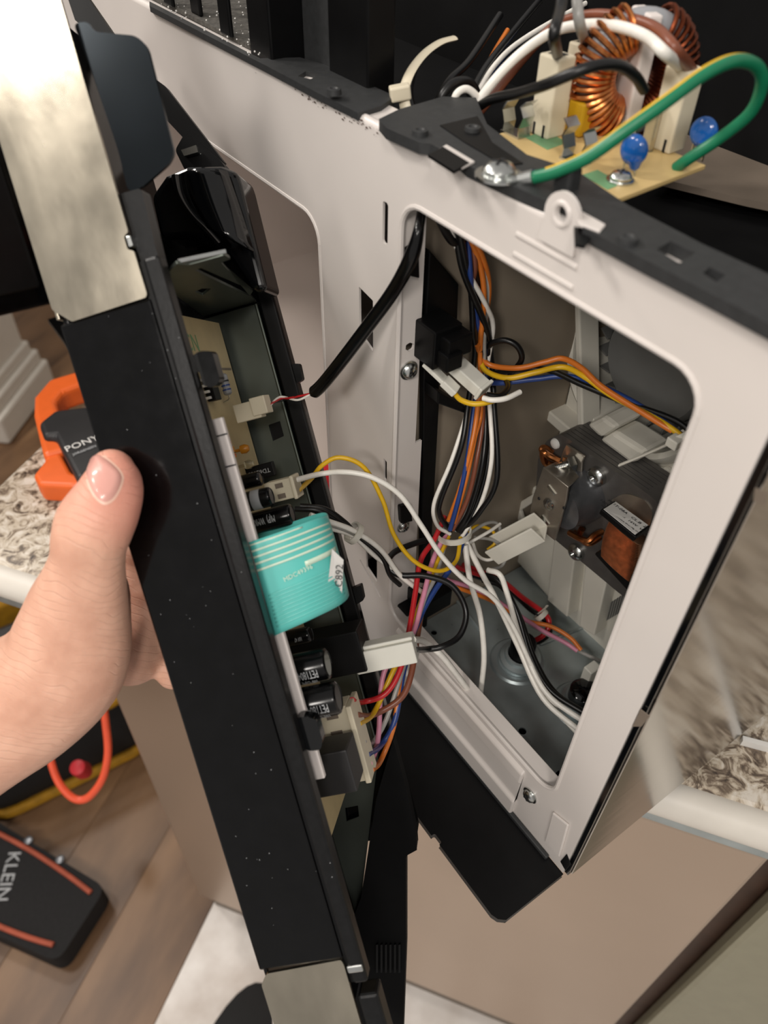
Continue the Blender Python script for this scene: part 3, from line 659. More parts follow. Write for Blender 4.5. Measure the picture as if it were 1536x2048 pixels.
for q in ((1078, 997), (1128, 1016)):
    a = P3(q, BY - .0017); bm = NB(); lathe(bm, a, (0, -1, 0), [(0, .0011), (.0004, .0009), (.0005, 0)], 10); fin('rivet', bm, 'ink', bk)
c = P3((1140, 1004), .098); bm = NB(); lathe(bm, (c.x, MY, c.z), (0, -1, 0), [(0, .0175), (.010, .0172), (.014, .015), (.020, .0148), (.021, .012), (.022, 0)], 36); fin('rotor', bm, 'dark_iron', mo)
for pts in (((1118, 922, .104), (1098, 912, .100), (1086, 905, .098), (1090, 925, .102), (1108, 932, .106)), ((1100, 915, .108), (1084, 900, .104), (1090, 896, .106), (1104, 906, .109)),
            ((1140, 1066, .100), (1158, 1076, .096), (1176, 1082, .096), (1188, 1072, .100), (1204, 1064, .107)), ((1150, 1066, .106), (1165, 1080, .100), (1180, 1086, .101), (1200, 1074, .108)), ((1160, 1066, .103), (1164, 1058, .103))):
    bm = NB(); tube(bm, catmull([P3(q[:2], q[2]) for q in pts]), .0021, 10); fin('shading_ring', bm, 'copper', mo)
for q, r in (((1197, 951), .0062), ((1156, 1102), .0060)): screw('screw', P3(q, MY), (0, -1, 0), r, mo, cross=False, washer=False)
c = P3((1111, 887), MY); bm = NB(); lathe(bm, c, (0, -1, 0), [(0, .0036), (.0012, .0032), (.002, .0016), (.0021, 0)], 16); fin('rivet', bm, 'label_white', mo)
c = P3((1145, 926), MY - .003); bm = NB(); lathe(bm, c, (-.25, -1, -.05), [(0, .0058), (.0042, .0058), (.0046, .005)], 6); fin('nut', bm, 'zinc', mo, ID, 20)
bm = NB(); prof = [(.003, .0026)]
for k in range(9): prof += [(.0046 + k * .0011, .0026), (.0051 + k * .0011, .0022)]
lathe(bm, c, (-.25, -1, -.05), prof + [(.0146, .0018)], 14); fin('bolt', bm, 'zinc', mo, ID, 60)
# black bobbin, label, copper winding
lab = [(1207, 1019), (1231, 1004), (1296, 1051), (1270, 1070)]
la = [P3(q, y) for q, y in zip(lab, (.080, .094, .094, .080))]
nrm = (la[1] - la[0]).cross(la[3] - la[0]).normalized()
if nrm.z < 0: nrm = -nrm
bm = NB(); ctr = sum(la, Vector()) / 4; big = [ctr + (v - ctr) * 1.10 for v in la]; prism(bm, big, -nrm * .0035); fin('bobbin', bm, 'black_plastic', mo, ID, 0, .0006)
bm = NB(); prism(bm, [v + nrm * .0001 for v in la], nrm * .0002); lb = fin('label', bm, 'label_white', mo, ID, 0)
xd = (la[2] - la[1]).normalized(); yd = (la[1] - la[0]).normalized()
for s, t, sz in (('MDT-08A   CL.B  Z.P', .76, .0034), ('120VAC  60Hz  16W  WLAL', .46, .0030), ('Dongyang MT Microwave Oven Mfg. Co.,Ltd', .17, .0016)):
    o = (la[0].lerp(la[1], t) + la[3].lerp(la[2], t)) / 2 + nrm * .0004; fin('printed_line', text(s, sz, frame(o, xd, yd), .00003), 'ink', lb, ID, 0)
q0 = ctr - nrm * .004
wa = [P3(q, y) for q, y in zip(((1216, 1040), (1236, 1030), (1300, 1078), (1276, 1092)), (.084, .110, .112, .086))]
wb = [P3(q, y) for q, y in zip(((1198, 1112), (1222, 1098), (1290, 1150), (1262, 1172)), (.082, .110, .112, .084))]
bm = NB(); rings = []; N = 24; loops = 27
for k in range(loops * 2 + 1):
    t = k / (loops * 2); bulge = .10 * math.sin(math.pi * t) + (.022 if k % 2 else -.022)
    A4 = [a.lerp(b, t) for a, b in zip(wa, wb)]; cc = sum(A4, Vector()) / 4
    ring = []
    for j in range(N):
        u = 4 * j / N; i = int(u); fpt = A4[i].lerp(A4[(i + 1) % 4], u - i); dv = fpt - cc
        mx = max((x - cc).length for x in A4); kk = 1 - .20 * max(0, (dv.length / mx - .72)) / .28
        ring.append(bm.verts.new(cc + dv * kk * (1 + bulge)))
    rings.append(ring)
for a, b in zip(rings, rings[1:]):
    for j in range(N): bm.faces.new((a[j], a[(j + 1) % N], b[(j + 1) % N], b[j]))
bm.faces.new(rings[0]); bm.faces.new(rings[-1]); fin('copper_winding', bm, 'coil_copper', mo, ID, 80)
fin('bobbin_foot', slabY(((1186, 1108), (1205, 1100), (1300, 1172), (1285, 1200), (1262, 1192)), .086, .022), 'black_plastic', mo, ID, 0, .0015)

# --- lamp holder and thermostat on the galvanised base
b0 = at(1040, 1318, 2, .015)
lh = thing('lamp_holder', b0, 'chrome ringed black lamp holder on the galvanised base plate', 'lamp holder')
bm = NB(); lathe(bm, b0, (0, 0, 1), [(0, .0145), (.003, .0145), (.004, .0115), (.007, .0112), (.0075, .0095), (.004, .009)], 28, False); fin('collar', bm, 'galvanised', lh)
bm = NB(); lathe(bm, b0, (0, 0, 1), [(0, .0088), (.020, .0088), (.022, .0075), (.024, 0)], 22); fin('socket', bm, 'black_plastic', lh)
b0 = at(1160, 1405, 2, .015)
th = thing('thermostat', b0, 'black round thermostat with white blades beside the right frame edge', 'thermostat')
bm = NB(); lathe(bm, b0, (0, 0, 1), [(0, .0135), (.003, .0135), (.004, .011), (.007, .0108)], 28); fin('flange', bm, 'galvanised', th)
bm = NB(); lathe(bm, b0, (0, 0, 1), [(.006, .0095), (.015, .0095), (.017, .007), (.018, 0)], 22); fin('body', bm, 'shiny_black', th)
for dx_, dy_ in ((-.006, .010), (.007, .012)):
    c = b0 + Vector((dx_, dy_, .012)); bm = NB(); bx(bm, c.x - .0035, c.x + .0035, c.y - .004, c.y + .006, c.z - .008, c.z + .014); fin('plug', bm, 'connector_white', th, ID, 0, .0008)
c = b0 + Vector((.008, -.001, .016)); bm = NB(); bx(bm, c.x - .003, c.x + .003, c.y - .001, c.y + .001, c.z - .003, c.z + .003); fin('blade', bm, 'copper', th, ID, 0)

# ================================================================== noise filter board on the vent frame
BZ = .3600
corner = [at(970, 275, 2, BZ), at(1230, 400, 2, BZ), at(1412, 330, 2, BZ)]; corner.append(corner[0] + corner[2] - corner[1])
fb = thing('noise_filter_board', sum(corner, Vector()) / 4, 'tan noise filter circuit board on top behind the frame', 'circuit board')
bm = NB(); prism(bm, corner, (0, 0, -.0018)); brd = fin('board', bm, 'pcb', fb, ID, 0, .0003)
for L in (((1050, 275), (1090, 262), (1135, 285), (1095, 300)), ((1165, 350), (1195, 340), (1245, 368), (1215, 380))):
    bm = NB(); prism(bm, [at(*q, 2, BZ) + Vector((0, 0, .00012)) for q in L], (0, 0, -.0001)); fin('green_print', bm, 'silk_green', brd, ID, 0)
for q, top, w, dpt, lab in (((1092, 268), 108, .0055, .0048, 'connector'), ((1146, 238), 84, .0052, .0048, 'connector'), ((1330, 296), 132, .0058, .0048, 'connector')):
    b = at(*q, 2, BZ); h = hgt(b, top)
    bm = NB(); bx(bm, b.x - w, b.x + w, b.y - dpt, b.y + dpt, BZ, BZ + h); cn = fin('connector', bm, 'connector_ivory', fb, ID, 0, .0008)
    for sx in (-.5, .5):
        bm = NB(); bx(bm, b.x + sx * w - .0006, b.x + sx * w + .0006, b.y - dpt - .0001, b.y - dpt + .0004, BZ + .0002, BZ + .005); fin('slot', bm, 'ink', cn, ID, 0)
    bm = NB(); bx(bm, b.x - w * .55, b.x + w * .55, b.y - dpt * .55, b.y + dpt * .55, BZ + h - .0005, BZ + h + .0002); fin('wire_mouth', bm, 'ink', cn, ID, 0)
CONN = [(lambda b, t: Vector((b.x, b.y, BZ + hgt(b, t))))(at(*q, 2, BZ), t) for q, t in (((1092, 268), 108), ((1146, 238), 84), ((1330, 296), 132))]
# choke: grey ring core with two copper windings
cc = at(1230, 262, 2, BZ); CH = Vector((cc.x, cc.y + .004, BZ + .021)); CR, Cr = .0175, .0080
chx = Vector((.42, .90, 0)).normalized(); chz = Vector((0, 0, 1))
def torus(bm, c, R, r, a0, a1, n=40, m=14):
    pts = [c + (chx * math.cos(a0 + (a1 - a0) * k / n) + chz * math.sin(a0 + (a1 - a0) * k / n)) * R for k in range(n + 1)]
    tube(bm, pts, r, m, abs(a1 - a0) < 6.28)
bm = NB(); torus(bm, CH, CR, Cr * .78, 0, 2 * math.pi); ck = fin('choke_core', bm, 'cap_grey', fb)
for a0, a1, mm, nm in ((math.radians(112), math.radians(248), 'copper', 19), (math.radians(-66), math.radians(66), 'copper_red', 17)):
    bm = NB()
    for k in range(nm):
        a = a0 + (a1 - a0) * k / (nm - 1); rd = chx * math.cos(a) + chz * math.sin(a); c = CH + rd * CR; ax = chx.cross(chz)
        pts = [c + (rd * math.cos(2 * math.pi * j / 18) + ax * math.sin(2 * math.pi * j / 18)) * Cr * 1.05 for j in range(19)]
        tube(bm, pts, .00112, 7, False)
    fin('copper_winding', bm, mm, fb)
bm = NB(); f = frame(CH, chx, chz); bx(bm, -.003, .003, -.022, .0225, -.0085, .0085, f); fin('separator', bm, 'plastic_white', fb, ID, 0, .001)
b = at(1152, 268, 2, BZ); bm = NB(); bx(bm, b.x - .0045, b.x + .0045, b.y - .003, b.y + .004, BZ, BZ + hgt(b, 200)); fin('film_capacitor', bm, 'yellow_box', fb, ID, 0, .001)
# fuse clips
for q in ((1030, 268), (1150, 322)):
    b = at(*q, 2, BZ); cl2 = NB()
    for s in (-1, 1):
        x = b.x + s * .0038
        for z0, z1, o0, o1 in ((0, .004, .0012, .0006), (.004, .0085, .0006, .0024), (.0085, .012, .0024, .0002), (.012, .0145, .0002, .0030)):
            xa, xb = x + s * o0, x + s * o1
            prism(cl2, [Vector((xa, b.y - .0032, BZ + z0)), Vector((xb, b.y - .0032, BZ + z1)), Vector((xb + .0006, b.y - .0032, BZ + z1)), Vector((xa + .0006, b.y - .0032, BZ + z0))], (0, .0064, 0))
    bx(cl2, b.x - .0055, b.x + .0055, b.y - .0034, b.y + .0034, BZ, BZ + .0008); fin('fuse_clip', cl2, 'zinc', fb, ID, 20)
for q, top in (((1257, 348), 300), ((1392, 318), 264)):
    b = at(*q, 2, BZ); h = hgt(b, top); c = Vector((b.x, b.y, BZ + h)); bm = NB(); ax = Vector((.2, -1, .1))
    lathe(bm, c - ax.normalized() * .0022, ax, [(0, 0), (.0002, .0035), (.0012, .0052), (.0022, .0056), (.0032, .0052), (.0042, .0035), (.0044, 0)], 24); dc = fin('disc_capacitor', bm, 'blue_epoxy', fb, ID, 80)
    for s in (-.0028, .0028):
        bm = NB(); tube(bm, [Vector((b.x + s, b.y, BZ)), Vector((b.x + s, b.y, BZ + h - .003))], .0005, 6); fin('lead', bm, 'zinc', dc)
    bm = NB(); lathe(bm, c + Vector((.0015, 0, -.003)), (.2, 0, -1), [(0, .003), (.003, .0018), (.0045, 0)], 12); fin('drip', bm, 'blue_epoxy', dc, ID, 80)
screw('screw', at(1240, 362, 2, BZ), (0, 0, 1), .0042, fb)
b = at(1293, 300, 2, BZ); bm = NB(); lathe(bm, b, (0, 0, 1), [(0, .0026), (.017, .0026), (.0185, .0015), (.019, 0)], 14); fin('glass_fuse', bm, 'glass_bead', fb)
# ================================================================== the control panel, pulled off and held upright
cpn = thing('control_panel', None, 'detached black control panel with steel end trims, held open by the hand', 'control panel', mw=PANEL)
def pbox(name, x0, x1, y0, y1, z0, z1, m, parent=cpn, bevel=.0006, label=None, sm=0):
    b = NB(); bx(b, x0, x1, y0, y1, z0, z1); return fin(name, b, m, parent, PANEL, sm, bevel, label)
def ppoly(name, L, y, th, m, parent=cpn, bevel=.0005, rnd=0., holes=(), label=None):
    pts = px_p(L, y)
    if rnd: pts = roundpoly(pts, rnd)
    b = plate(pts, [px_p(h, y) for h in holes], th); return fin(name, b, m, parent, PANEL @ XZ(y + th), 30 if rnd else 0, bevel, label)
T = .047; XB = .0236; ZB = -.2875
# side wall of the shell with its ridge, steel trims
sb = pbox('side_shell', 0, .0388, 0, .004, ZB, .0, 'gloss_black', bevel=.0010)
b = NB()
for k in range(45):
    x, z = random.uniform(.003, .0465), random.uniform(-.285, -.002); q = random.uniform(.00008, .00022)
    bmesh.ops.create_icosphere(b, subdivisions=1, radius=q, matrix=Matrix.Translation((x, -.0001 if x < .038 else -.0005, z)))
tag(fin('dust_specks', b, 'print_grey', cpn, PANEL, 0), kind='stuff')
pbox('front_shell', -.0002, .0022, .004, .150, ZB - .10, .15, 'gloss_black')
pbox('shell_groove', .0380, .0404, .0012, .006, -.30, .014, 'black_plastic', bevel=0)
pbox('side_ridge', .0402, T, -.0004, .008, -.300, .0145, 'satin_black', bevel=.0014)
b = plate(roundpoly([(-.0004, .006), (.006, -.0004), (.0378, .0004), (.0386, .0016), (.0384, .018), (.0362, .019), (.0362, .024), (.0384, .025), (.0384, .17), (-.0004, .17)], .0008, 2), [], .0016)
tt = fin('top_trim', b, 'stainless', cpn, PANEL @ XZ(.0006), 0, .0004, 'brushed stainless end trim')
pbox('trim_return', -.0006, .0006, .0005, .06, .002, .17, 'stainless', tt, .0002)
pbox('trim_edge_fold', .0370, .0388, -.0014, .0030, .0196, .0236, 'zinc', tt, .0003)
b = plate(roundpoly([(-.0004, ZB - .006), (.0035, ZB - .001), (.0382, ZB + .0005), (.0388, ZB - .002), (.0386, ZB - .10), (-.0004, ZB - .10)], .0008, 2), [], .0016)
fin('bottom_trim', b, 'stainless', cpn, PANEL @ XZ(.0006), 0, .0004, 'brushed stainless end trim')
pbox('lower_ridge', .0402, .0495, -.0002, .010, -.40, -.306, 'satin_black', bevel=.0014)
b = NB(); f = PANEL
c = pan(712, 1935, 1, 0); bx(b, c.x - .004, c.x + .003, -.0008, .006, c.z - .002, c.z + .0015); fin('bent_tab', b, 'zinc', cpn, PANEL, 0, .0006)
# dark steel wing by the top trim and the ridge below it
ppoly('steel_wing', ((146, 46), (176, 43), (190, 64), (272, 71), (295, 92), (349, 306), (338, 328), (282, 376), (256, 384), (236, 300), (175, 120)), .004, .0016, 'gunmetal', rnd=.004)
ppoly('upper_ridge', ((238, 388), (282, 376), (318, 522), (288, 545)), .002, .008, 'satin_black', rnd=.0015, bevel=.001)
ppoly('back_strut', ((130, -20), (165, -20), (222, 62), (300, 150), (330, 172), (446, 322), (425, 338), (300, 205), (190, 75), (150, 40)), .118, .006, 'black_plastic', holes=(((338, 245), (344, 238), (392, 298), (372, 300), (352, 300)),) if False else ())
ppoly('strut_foot', ((350, 300), (372, 262), (445, 325), (455, 345), (372, 345)), .112, .010, 'black_plastic', rnd=.002)
ppoly('chrome_clip', ((362, 300), (392, 290), (396, 304), (368, 312)), .108, .004, 'zinc')
# glossy black vent cheek at the top of the back
b = NB(); pr = [(300, 392), (330, 350), (372, 332), (440, 330), (472, 342), (480, 365), (534, 582), (508, 585), (455, 505), (395, 478), (320, 478)]
pts = [Vector((q[0], .098, q[1])) for q in px_p(pr, .098)]; prism(b, pts, (0, .03, 0)); fin('vent_cheek', b, 'shiny_black', cpn, PANEL, 0, .004, segs=4)
for off, mm in ((0, 'shiny_black'), (30, 'gloss_black')):
    path = [pan(x + off, y, 1, .094 - off * .0003) for x, y in ((352, 352), (362, 395), (385, 432), (415, 462), (440, 490))]
    b = NB(); tube(b, catmull(path), .0035, 10, flat=.6); fin('cheek_rib', b, mm, cpn, PANEL)
b = NB(); path = [pan(x, y, 1, .085) for x, y in ((372, 345), (388, 400), (420, 455))]; 
w = [pan(x, y, 1, .088) for x, y in ((452, 345), (478, 420), (505, 505))]; P1, P2 = catmull(path, 6), catmull(w, 6); rows = []
for i, (a, c2) in enumerate(zip(P1, P2)): rows.append([b.verts.new(a.lerp(c2, k / 6) + Vector((0, -.006 * math.sin(math.pi * k / 6), 0))) for k in range(7)])
for r1, r2 in zip(rows, rows[1:]):
    for k in range(6): b.faces.new((r1[k], r1[k + 1], r2[k + 1], r2[k]))
o = fin('curved_cover', b, 'shiny_black', cpn, PANEL, 60); sm = o.modifiers.new('thick', 'SOLIDIFY'); sm.thickness = .0015
# steel bracket: top flange, far wall
tpz = .0112
b = plate(roundpoly([tuple(pan(x, y, 2, tpz).xy) for x, y in ((352, 521), (375, 524), (448, 504), (460, 512), (440, 520), (512, 600), (406, 628), (316, 560))], .001, 2), [[tuple(pan(x, y, 2, tpz).xy) for x, y in ((388, 535), (400, 530), (505, 577), (498, 588))], [tuple(pan(x, y, 2, tpz).xy) for x, y in ((388, 578), (402, 572), (421, 572), (404, 586))]], .0012)
fin('bracket_top', b, 'bracket_steel', cpn, PANEL @ XY(tpz - .0012), 0, .0003)
b = NB(); e0, e1 = pan(357, 524, 2, tpz), pan(452, 504, 2, tpz); tube(b, [e0 + Vector((0, 0, .0002)), e1 + Vector((0, 0, .0002))], .0010, 8); fin('bracket_hem', b, 'zinc', cpn, PANEL)
fw_ = [(.002, .0085), (.0440, .0085), (.0440, -.2600), (pan(724, 1784, 1, .135).x, pan(724, 1784, 1, .135).z), (pan(712, 1828, 1, .135).x, pan(712, 1828, 1, .135).z), (.002, -.36)]
fin('bracket_wall', plate(fw_, [px_p(((690, 1616), (716, 1611), (718, 1633), (693, 1643)), .135), px_p(((537, 850), (560, 842), (568, 872), (546, 882)), .135)], .0012), 'bracket_steel', cpn, PANEL @ XZ(.1362), 0, .0003)
ppoly('latch_window', ((534, 846), (563, 838), (571, 874), (544, 886)), .1365, .003, 'black_plastic')
b = NB(); tube(b, [Vector((.0440, .1346, .0085)), Vector((.0440, .1346, -.26))], .0009, 8); fin('bracket_hem', b, 'bracket_steel', cpn, PANEL)
# far rim of the shell with hooks
pbox('far_rim', -.0002, .0535, .1385, .150, -.318, .060, 'shiny_black', bevel=.0012)
pbox('far_rim_step', .0460, .0545, .1340, .1386, -.285, .030, 'black_plastic', bevel=.001)
for L in (((572, 728), (598, 727), (605, 760), (592, 768), (586, 765), (580, 748)), ((698, 1180), (722, 1170), (728, 1200), (712, 1210), (704, 1205)), ((540, 628), (548, 625), (556, 668), (548, 672))):
    ppoly('hook', L, .136, .006, 'black_plastic', rnd=.0012)
# lower back of the shell, partly open
ppoly('lower_back', ((722, 1795), (752, 1600), (786, 1480), (815, 1588), (832, 1672), (834, 1700), (812, 1712), (812, 1900), (804, 2120), (690, 2120), (718, 1925), (706, 1838)), .122, .010, 'duct_black', bevel=.001)
for k in range(6):
    x = 752 + k * 9; ppoly('back_rib', ((x, 1890), (x + 4, 1889), (x + 4, 1945), (x, 1946)), .1205, .002, 'black_plastic', bevel=.0003)
# white carrier strip just inside the ridge
for z0, z1 in ((-.0500, -.1806), (-.1850, -.2111)):
    pbox('carrier_strip', .020, .0488, .0135, .0165, z1, z0, 'plastic_white', bevel=.0005)
for z in (-.0570, -.0700):
    pbox('carrier_joint', .044, .0490, .0133, .0140, z - .0003, z + .0003, 'ink', bevel=0)
# snap hooks on the ridge
ppoly('snap_hook', ((379, 716), (398, 702), (424, 702), (441, 762), (425, 776), (406, 772), (398, 742), (386, 745)), .006, .006, 'gloss_black', rnd=.0018, bevel=.001)
ppoly('snap_hook', ((588, 1440), (602, 1433), (632, 1438), (645, 1480), (642, 1500), (618, 1502), (606, 1495), (600, 1470), (592, 1468)), .006, .006, 'shiny_black', rnd=.0018, bevel=.001)

# ---- circuit board with its components
pcb = pbox('circuit_board', XB - .0016, XB, .017, .126, -.272, .003, 'pcb_side', bevel=.0002)
def onb(px, py, xx=XB): return pan(px, py, 0, xx)
def capacitor(px, py, y, r, mats, end=None):
    t = pan(px, py, 1, y); b = NB(); Lc = t.x - XB
    lathe(b, (XB, y, t.z), (1, 0, 0), [(0, r * .96), (.001, r), (Lc - .0016, r), (Lc - .0006, r * .95), (Lc, r * .80), (Lc - .0003, r * .76), (Lc - .0003, 0)], 28)
    o = fin('capacitor', b, mats, pcb, PANEL); return t, o
def captext(s, t, y, r, size, along, dzf):
    """lettering wrapped on the can's near side, upside down as in the photo"""
    a = dzf; o = Vector((along, y - math.cos(a) * (r + .0001), t.z + math.sin(a) * (r + .0001)))
    nrm = Vector((0, -math.cos(a), math.sin(a))); f = frame(o, (-1, 0, 0), (0, math.sin(a) * -1, -math.cos(a)))
    b = text(s, size, f, .00003, .46); fin('printed_mark', b, 'print_grey', pcb, PANEL, 0)
t, _ = capacitor(657, 1326, .032, .0072, 'sleeve_black'); captext('PET1804  PE', t, .032, .0072, .0056, t.x - .0105, -.15); captext('105°C(M)  10', t, .032, .0072, .0040, t.x - .0105, -.85)
t, _ = capacitor(678, 1394, .026, .0074, 'sleeve_black'); captext('PET1804', t, .026, .0074, .0058, t.x - .0085, -.12); captext('105°C(M)', t, .026, .0074, .0044, t.x - .0085, -.85)
t, _ = capacitor(586, 1028, .056, .0052, 'sleeve_black'); captext('M(P)  WMK', t, .056, .0052, .0045, t.x - .0125, .15)
t, _ = capacitor(544, 992, .048, .0046, 'sleeve_black')
for s in (-1, 1):
    b = NB(); lathe(b, (t.x - .012 + s * .0050, .048, t.z), (1, 0, 0), [(-.0022, .00468), (.0022, .00468)], 24, False); fin('grey_stripe', b, 'cap_grey', pcb, PANEL)
t, _ = capacitor(523, 956, .060, .0036, 'sleeve_black')
t, _ = capacitor(623, 1268, .070, .0042, 'sleeve_black'); captext('16V 47', t, .070, .0042, .0030, t.x - .006, 0)
# relays
r1 = pan(713, 1262, 1, .078); r2 = pan(713, 1348, 1, .078)
pbox('relay', XB, r1.x, .078, .100, r2.z, r1.z, 'black_plastic', pcb, .0008)
r1 = pan(692, 1500, 1, .040); r2 = pan(692, 1588, 1, .040)
pbox('relay', XB, r1.x, .040, .060, r2.z, r1.z, 'tool_black', pcb, .0008)
# long ivory header
h1 = pan(690, 1412, 1, .066); h2 = pan(744, 1560, 1, .066)
hd_ = pbox('header', XB, h2.x - .003, .066, .080, h2.z, h1.z, 'connector_ivory', pcb, .0006)
pbox('header_lip', h2.x - .003, h2.x, .064, .084, h2.z - .0006, h1.z, 'connector_ivory', pcb, .0006)
for k in range(5):
    z = h1.z + (h2.z - h1.z) * (.08 + k * .21); pbox('header_slot', h2.x - .014, h2.x - .008, .0655, .0664, z - .0022, z, 'tan_metal', pcb, .0001)
# chips, resistors, diodes
e = onb(448, 742); b = NB()
ic = pan(466, 764, 1, .075)
pbox('chip', XB + .0005, XB + .0045, .073, .082, ic.z - .0062, ic.z + .0062, 'black_plastic', pcb, .0003)
for k in range(4):
    z = ic.z + .0045 - k * .003; pbox('chip_pin', XB, XB + .0028, .0700, .0734, z - .0006, z + .0006, 'label_white', pcb, .0001)
def resistor(px, py, y, Lr, r, m, bands, vert=True):
    c = pan(px, py, 1, y); b = NB(); ax = (0, 0, 1)
    lathe(b, (XB + r + .0015, y, c.z - Lr / 2), ax, [(0, r * .6), (Lr * .08, r), (Lr * .25, r), (Lr * .32, r * .86), (Lr * .68, r * .86), (Lr * .75, r), (Lr * .92, r), (Lr, r * .6)], 14); rr = fin('resistor', b, m, pcb, PANEL)
    for k, bm_ in enumerate(bands):
        h = -Lr * .25 + k * Lr * .2; b = NB(); lathe(b, (XB + r + .0015, y, c.z + h), ax, [(-Lr * .035, r * 1.03), (Lr * .035, r * 1.03)], 14, False); fin('colour_band', b, bm_, pcb, PANEL)
    for s in (-1, 1):
        b = NB(); tube(b, catmull([Vector((XB + r + .0015, y, c.z + s * Lr / 2)), Vector((XB + r + .0012, y, c.z + s * (Lr / 2 + .002))), Vector((XB, y, c.z + s * (Lr / 2 + .003)))], 4), .0003, 6); fin('lead', b, 'zinc', pcb, PANEL)
resistor(476, 762, .096, .011, .0022, 'cap_grey', ('wire_blue', 'wire_blue', 'ink'))
resistor(438, 800, .062, .006, .0010, 'amber', ('ink', 'wire_brown', 'ink'))
resistor(500, 868, .080, .006, .0011, 'amber', ('wire_red', 'wire_brown'))
resistor(510, 893, .082, .006, .0011, 'amber', ('wire_red', 'ink'))
resistor(455, 855, .058, .012, .0014, 'glass_bead', ())
for px_, py_, m_ in ((519, 890, 'amber'), (516, 924, 'glass_bead')):
    c = pan(px_, py_, 1, .092); b = NB(); lathe(b, (XB, .092, c.z), (1, 0, 0), [(0, .0008), (.003, .0008), (.0035, .0022), (.006, .0024), (.0078, .0014), (.008, 0)], 14); fin('led', b, m_, pcb, PANEL)
c = pan(540, 940, 1, .100); b = pbox('driver_chip', XB, c.x + .002, .100, .1045, c.z - .0035, c.z + .0040, 'black_plastic', pcb, .0004)
f = frame(Vector((c.x - .006, .0998, c.z + .0003)), (-1, 0, 0), (0, 0, -1)); fin('printed_mark', text('TD62083', .0032, f, .00003), 'print_grey', pcb, PANEL, 0)
# silk print on the face of the board
for (yy, z, s, sz) in ((.075, -.0105, 'CN', .012), (.098, -.082, '2', .006), (.07, -.098, 'R12', .004)):
    f = frame(Vector((XB + .0001, yy, z)), (0, 1, 0), (0, 0, 1)); fin('silk_print', text(s, sz, f, .00003), 'silk_green', pcb, PANEL, 0)
pbox('silk_print', XB, XB + .0001, .045, .062, -.018, -.002, 'silk_green', pcb, 0)
pbox('slot_line', XB, XB + .0002, .040, .124, -.0232, -.0220, 'tan_metal', pcb, 0)
pbox('white_connector', XB, XB + .010, .100, .112, -.148, -.110, 'connector_white', pcb, .0005)

# ---- teal membrane ribbon folded out of the panel
top = [(497, 1085, .012), (570, 1060, .014), (630, 1038, .024), (655, 1030, .036), (640, 1026, .048), (575, 1047, .054), (512, 1068, .056)]
bot = [(548, 1272, .012), (620, 1240, .014), (680, 1210, .024), (698, 1190, .036), (682, 1180, .048), (625, 1205, .054), (565, 1235, .056)]
mid = [(522, 1170, .012), (596, 1142, .014), (655, 1116, .022), (676, 1100, .034), (660, 1098, .047), (600, 1120, .054), (538, 1145, .056)]
TT, BB, MM = [catmull([pan(x, y, 1, yy) for x, y, yy in Lq], 8) for Lq in (top, bot, mid)]
def rib(s, t, off=0.):
    a, c2, b2 = TT[s], MM[s], BB[s]; p = a * (2 * (t - .5) * (t - 1)) + c2 * (4 * t * (1 - t)) + b2 * (2 * t * (t - .5))
    return p + Vector((0, -off, 0))
b = NB(); n = 16; rows = [[b.verts.new(rib(s, k / n)) for k in range(n + 1)] for s in range(len(TT))]
for r1, r2 in zip(rows, rows[1:]):
    for k in range(n): b.faces.new((r1[k], r1[k + 1], r2[k + 1], r2[k]))
rbn = fin('ribbon_cable', b, 'teal_film', cpn, PANEL, 60, 0, 'folded teal membrane ribbon with pale traces'); sm = rbn.modifiers.new('thick', 'SOLIDIFY'); sm.thickness = .00025
def trace(t0, t1, s0, s1, m, nm='trace'):
    b = NB(); a = [(b.verts.new(rib(s, t0, .0004)), b.verts.new(rib(s, t1, .0004))) for s in range(s0, s1 + 1)]
    for u, v in zip(a, a[1:]): b.faces.new((u[0], u[1], v[1], v[0]))
    o = fin(nm, b, m, rbn, PANEL, 60); sm = o.modifiers.new('thick', 'SOLIDIFY'); sm.thickness = .0001
for t in (.105, .18, .255, .33): trace(t, t + .026, 0, 23, 'trace')
for t in (.03,): trace(t, t + .02, 0, 12, 'trace')
trace(.43, .487, 10, 22, 'trace', 'blank_patch')
for k in range(9): trace(.62 + k * .038, .62 + k * .038 + .014, 1, 20, 'trace_faint')
o = rib(8, .52, .0007); xd = (rib(12, .49) - rib(6, .51)); fin('printed_mark', text('MDC49396', .0028, frame(o, xd, (0, 0, 1)), .00003), 'trace', rbn, PANEL, 0)
tg = [pan(x, y, 1, yy) for x, y, yy in ((664, 1098, .022), (687, 1120, .026), (684, 1186, .026), (656, 1166, .020))]
b = NB(); prism(b, tg, (0, .0003, 0)); tgo = fin('paper_tag', b, 'label_white', rbn, PANEL, 0)
c = sum(tg, Vector()) / 4; xd = tg[2] - tg[1]; yd = Vector((1, 0, 0)); f = frame(c + Vector((.001, -.0012, -.002)), -xd, -yd); fin('printed_mark', text('C892', .0046, f, .00003), 'ink', rbn, PANEL, 0)

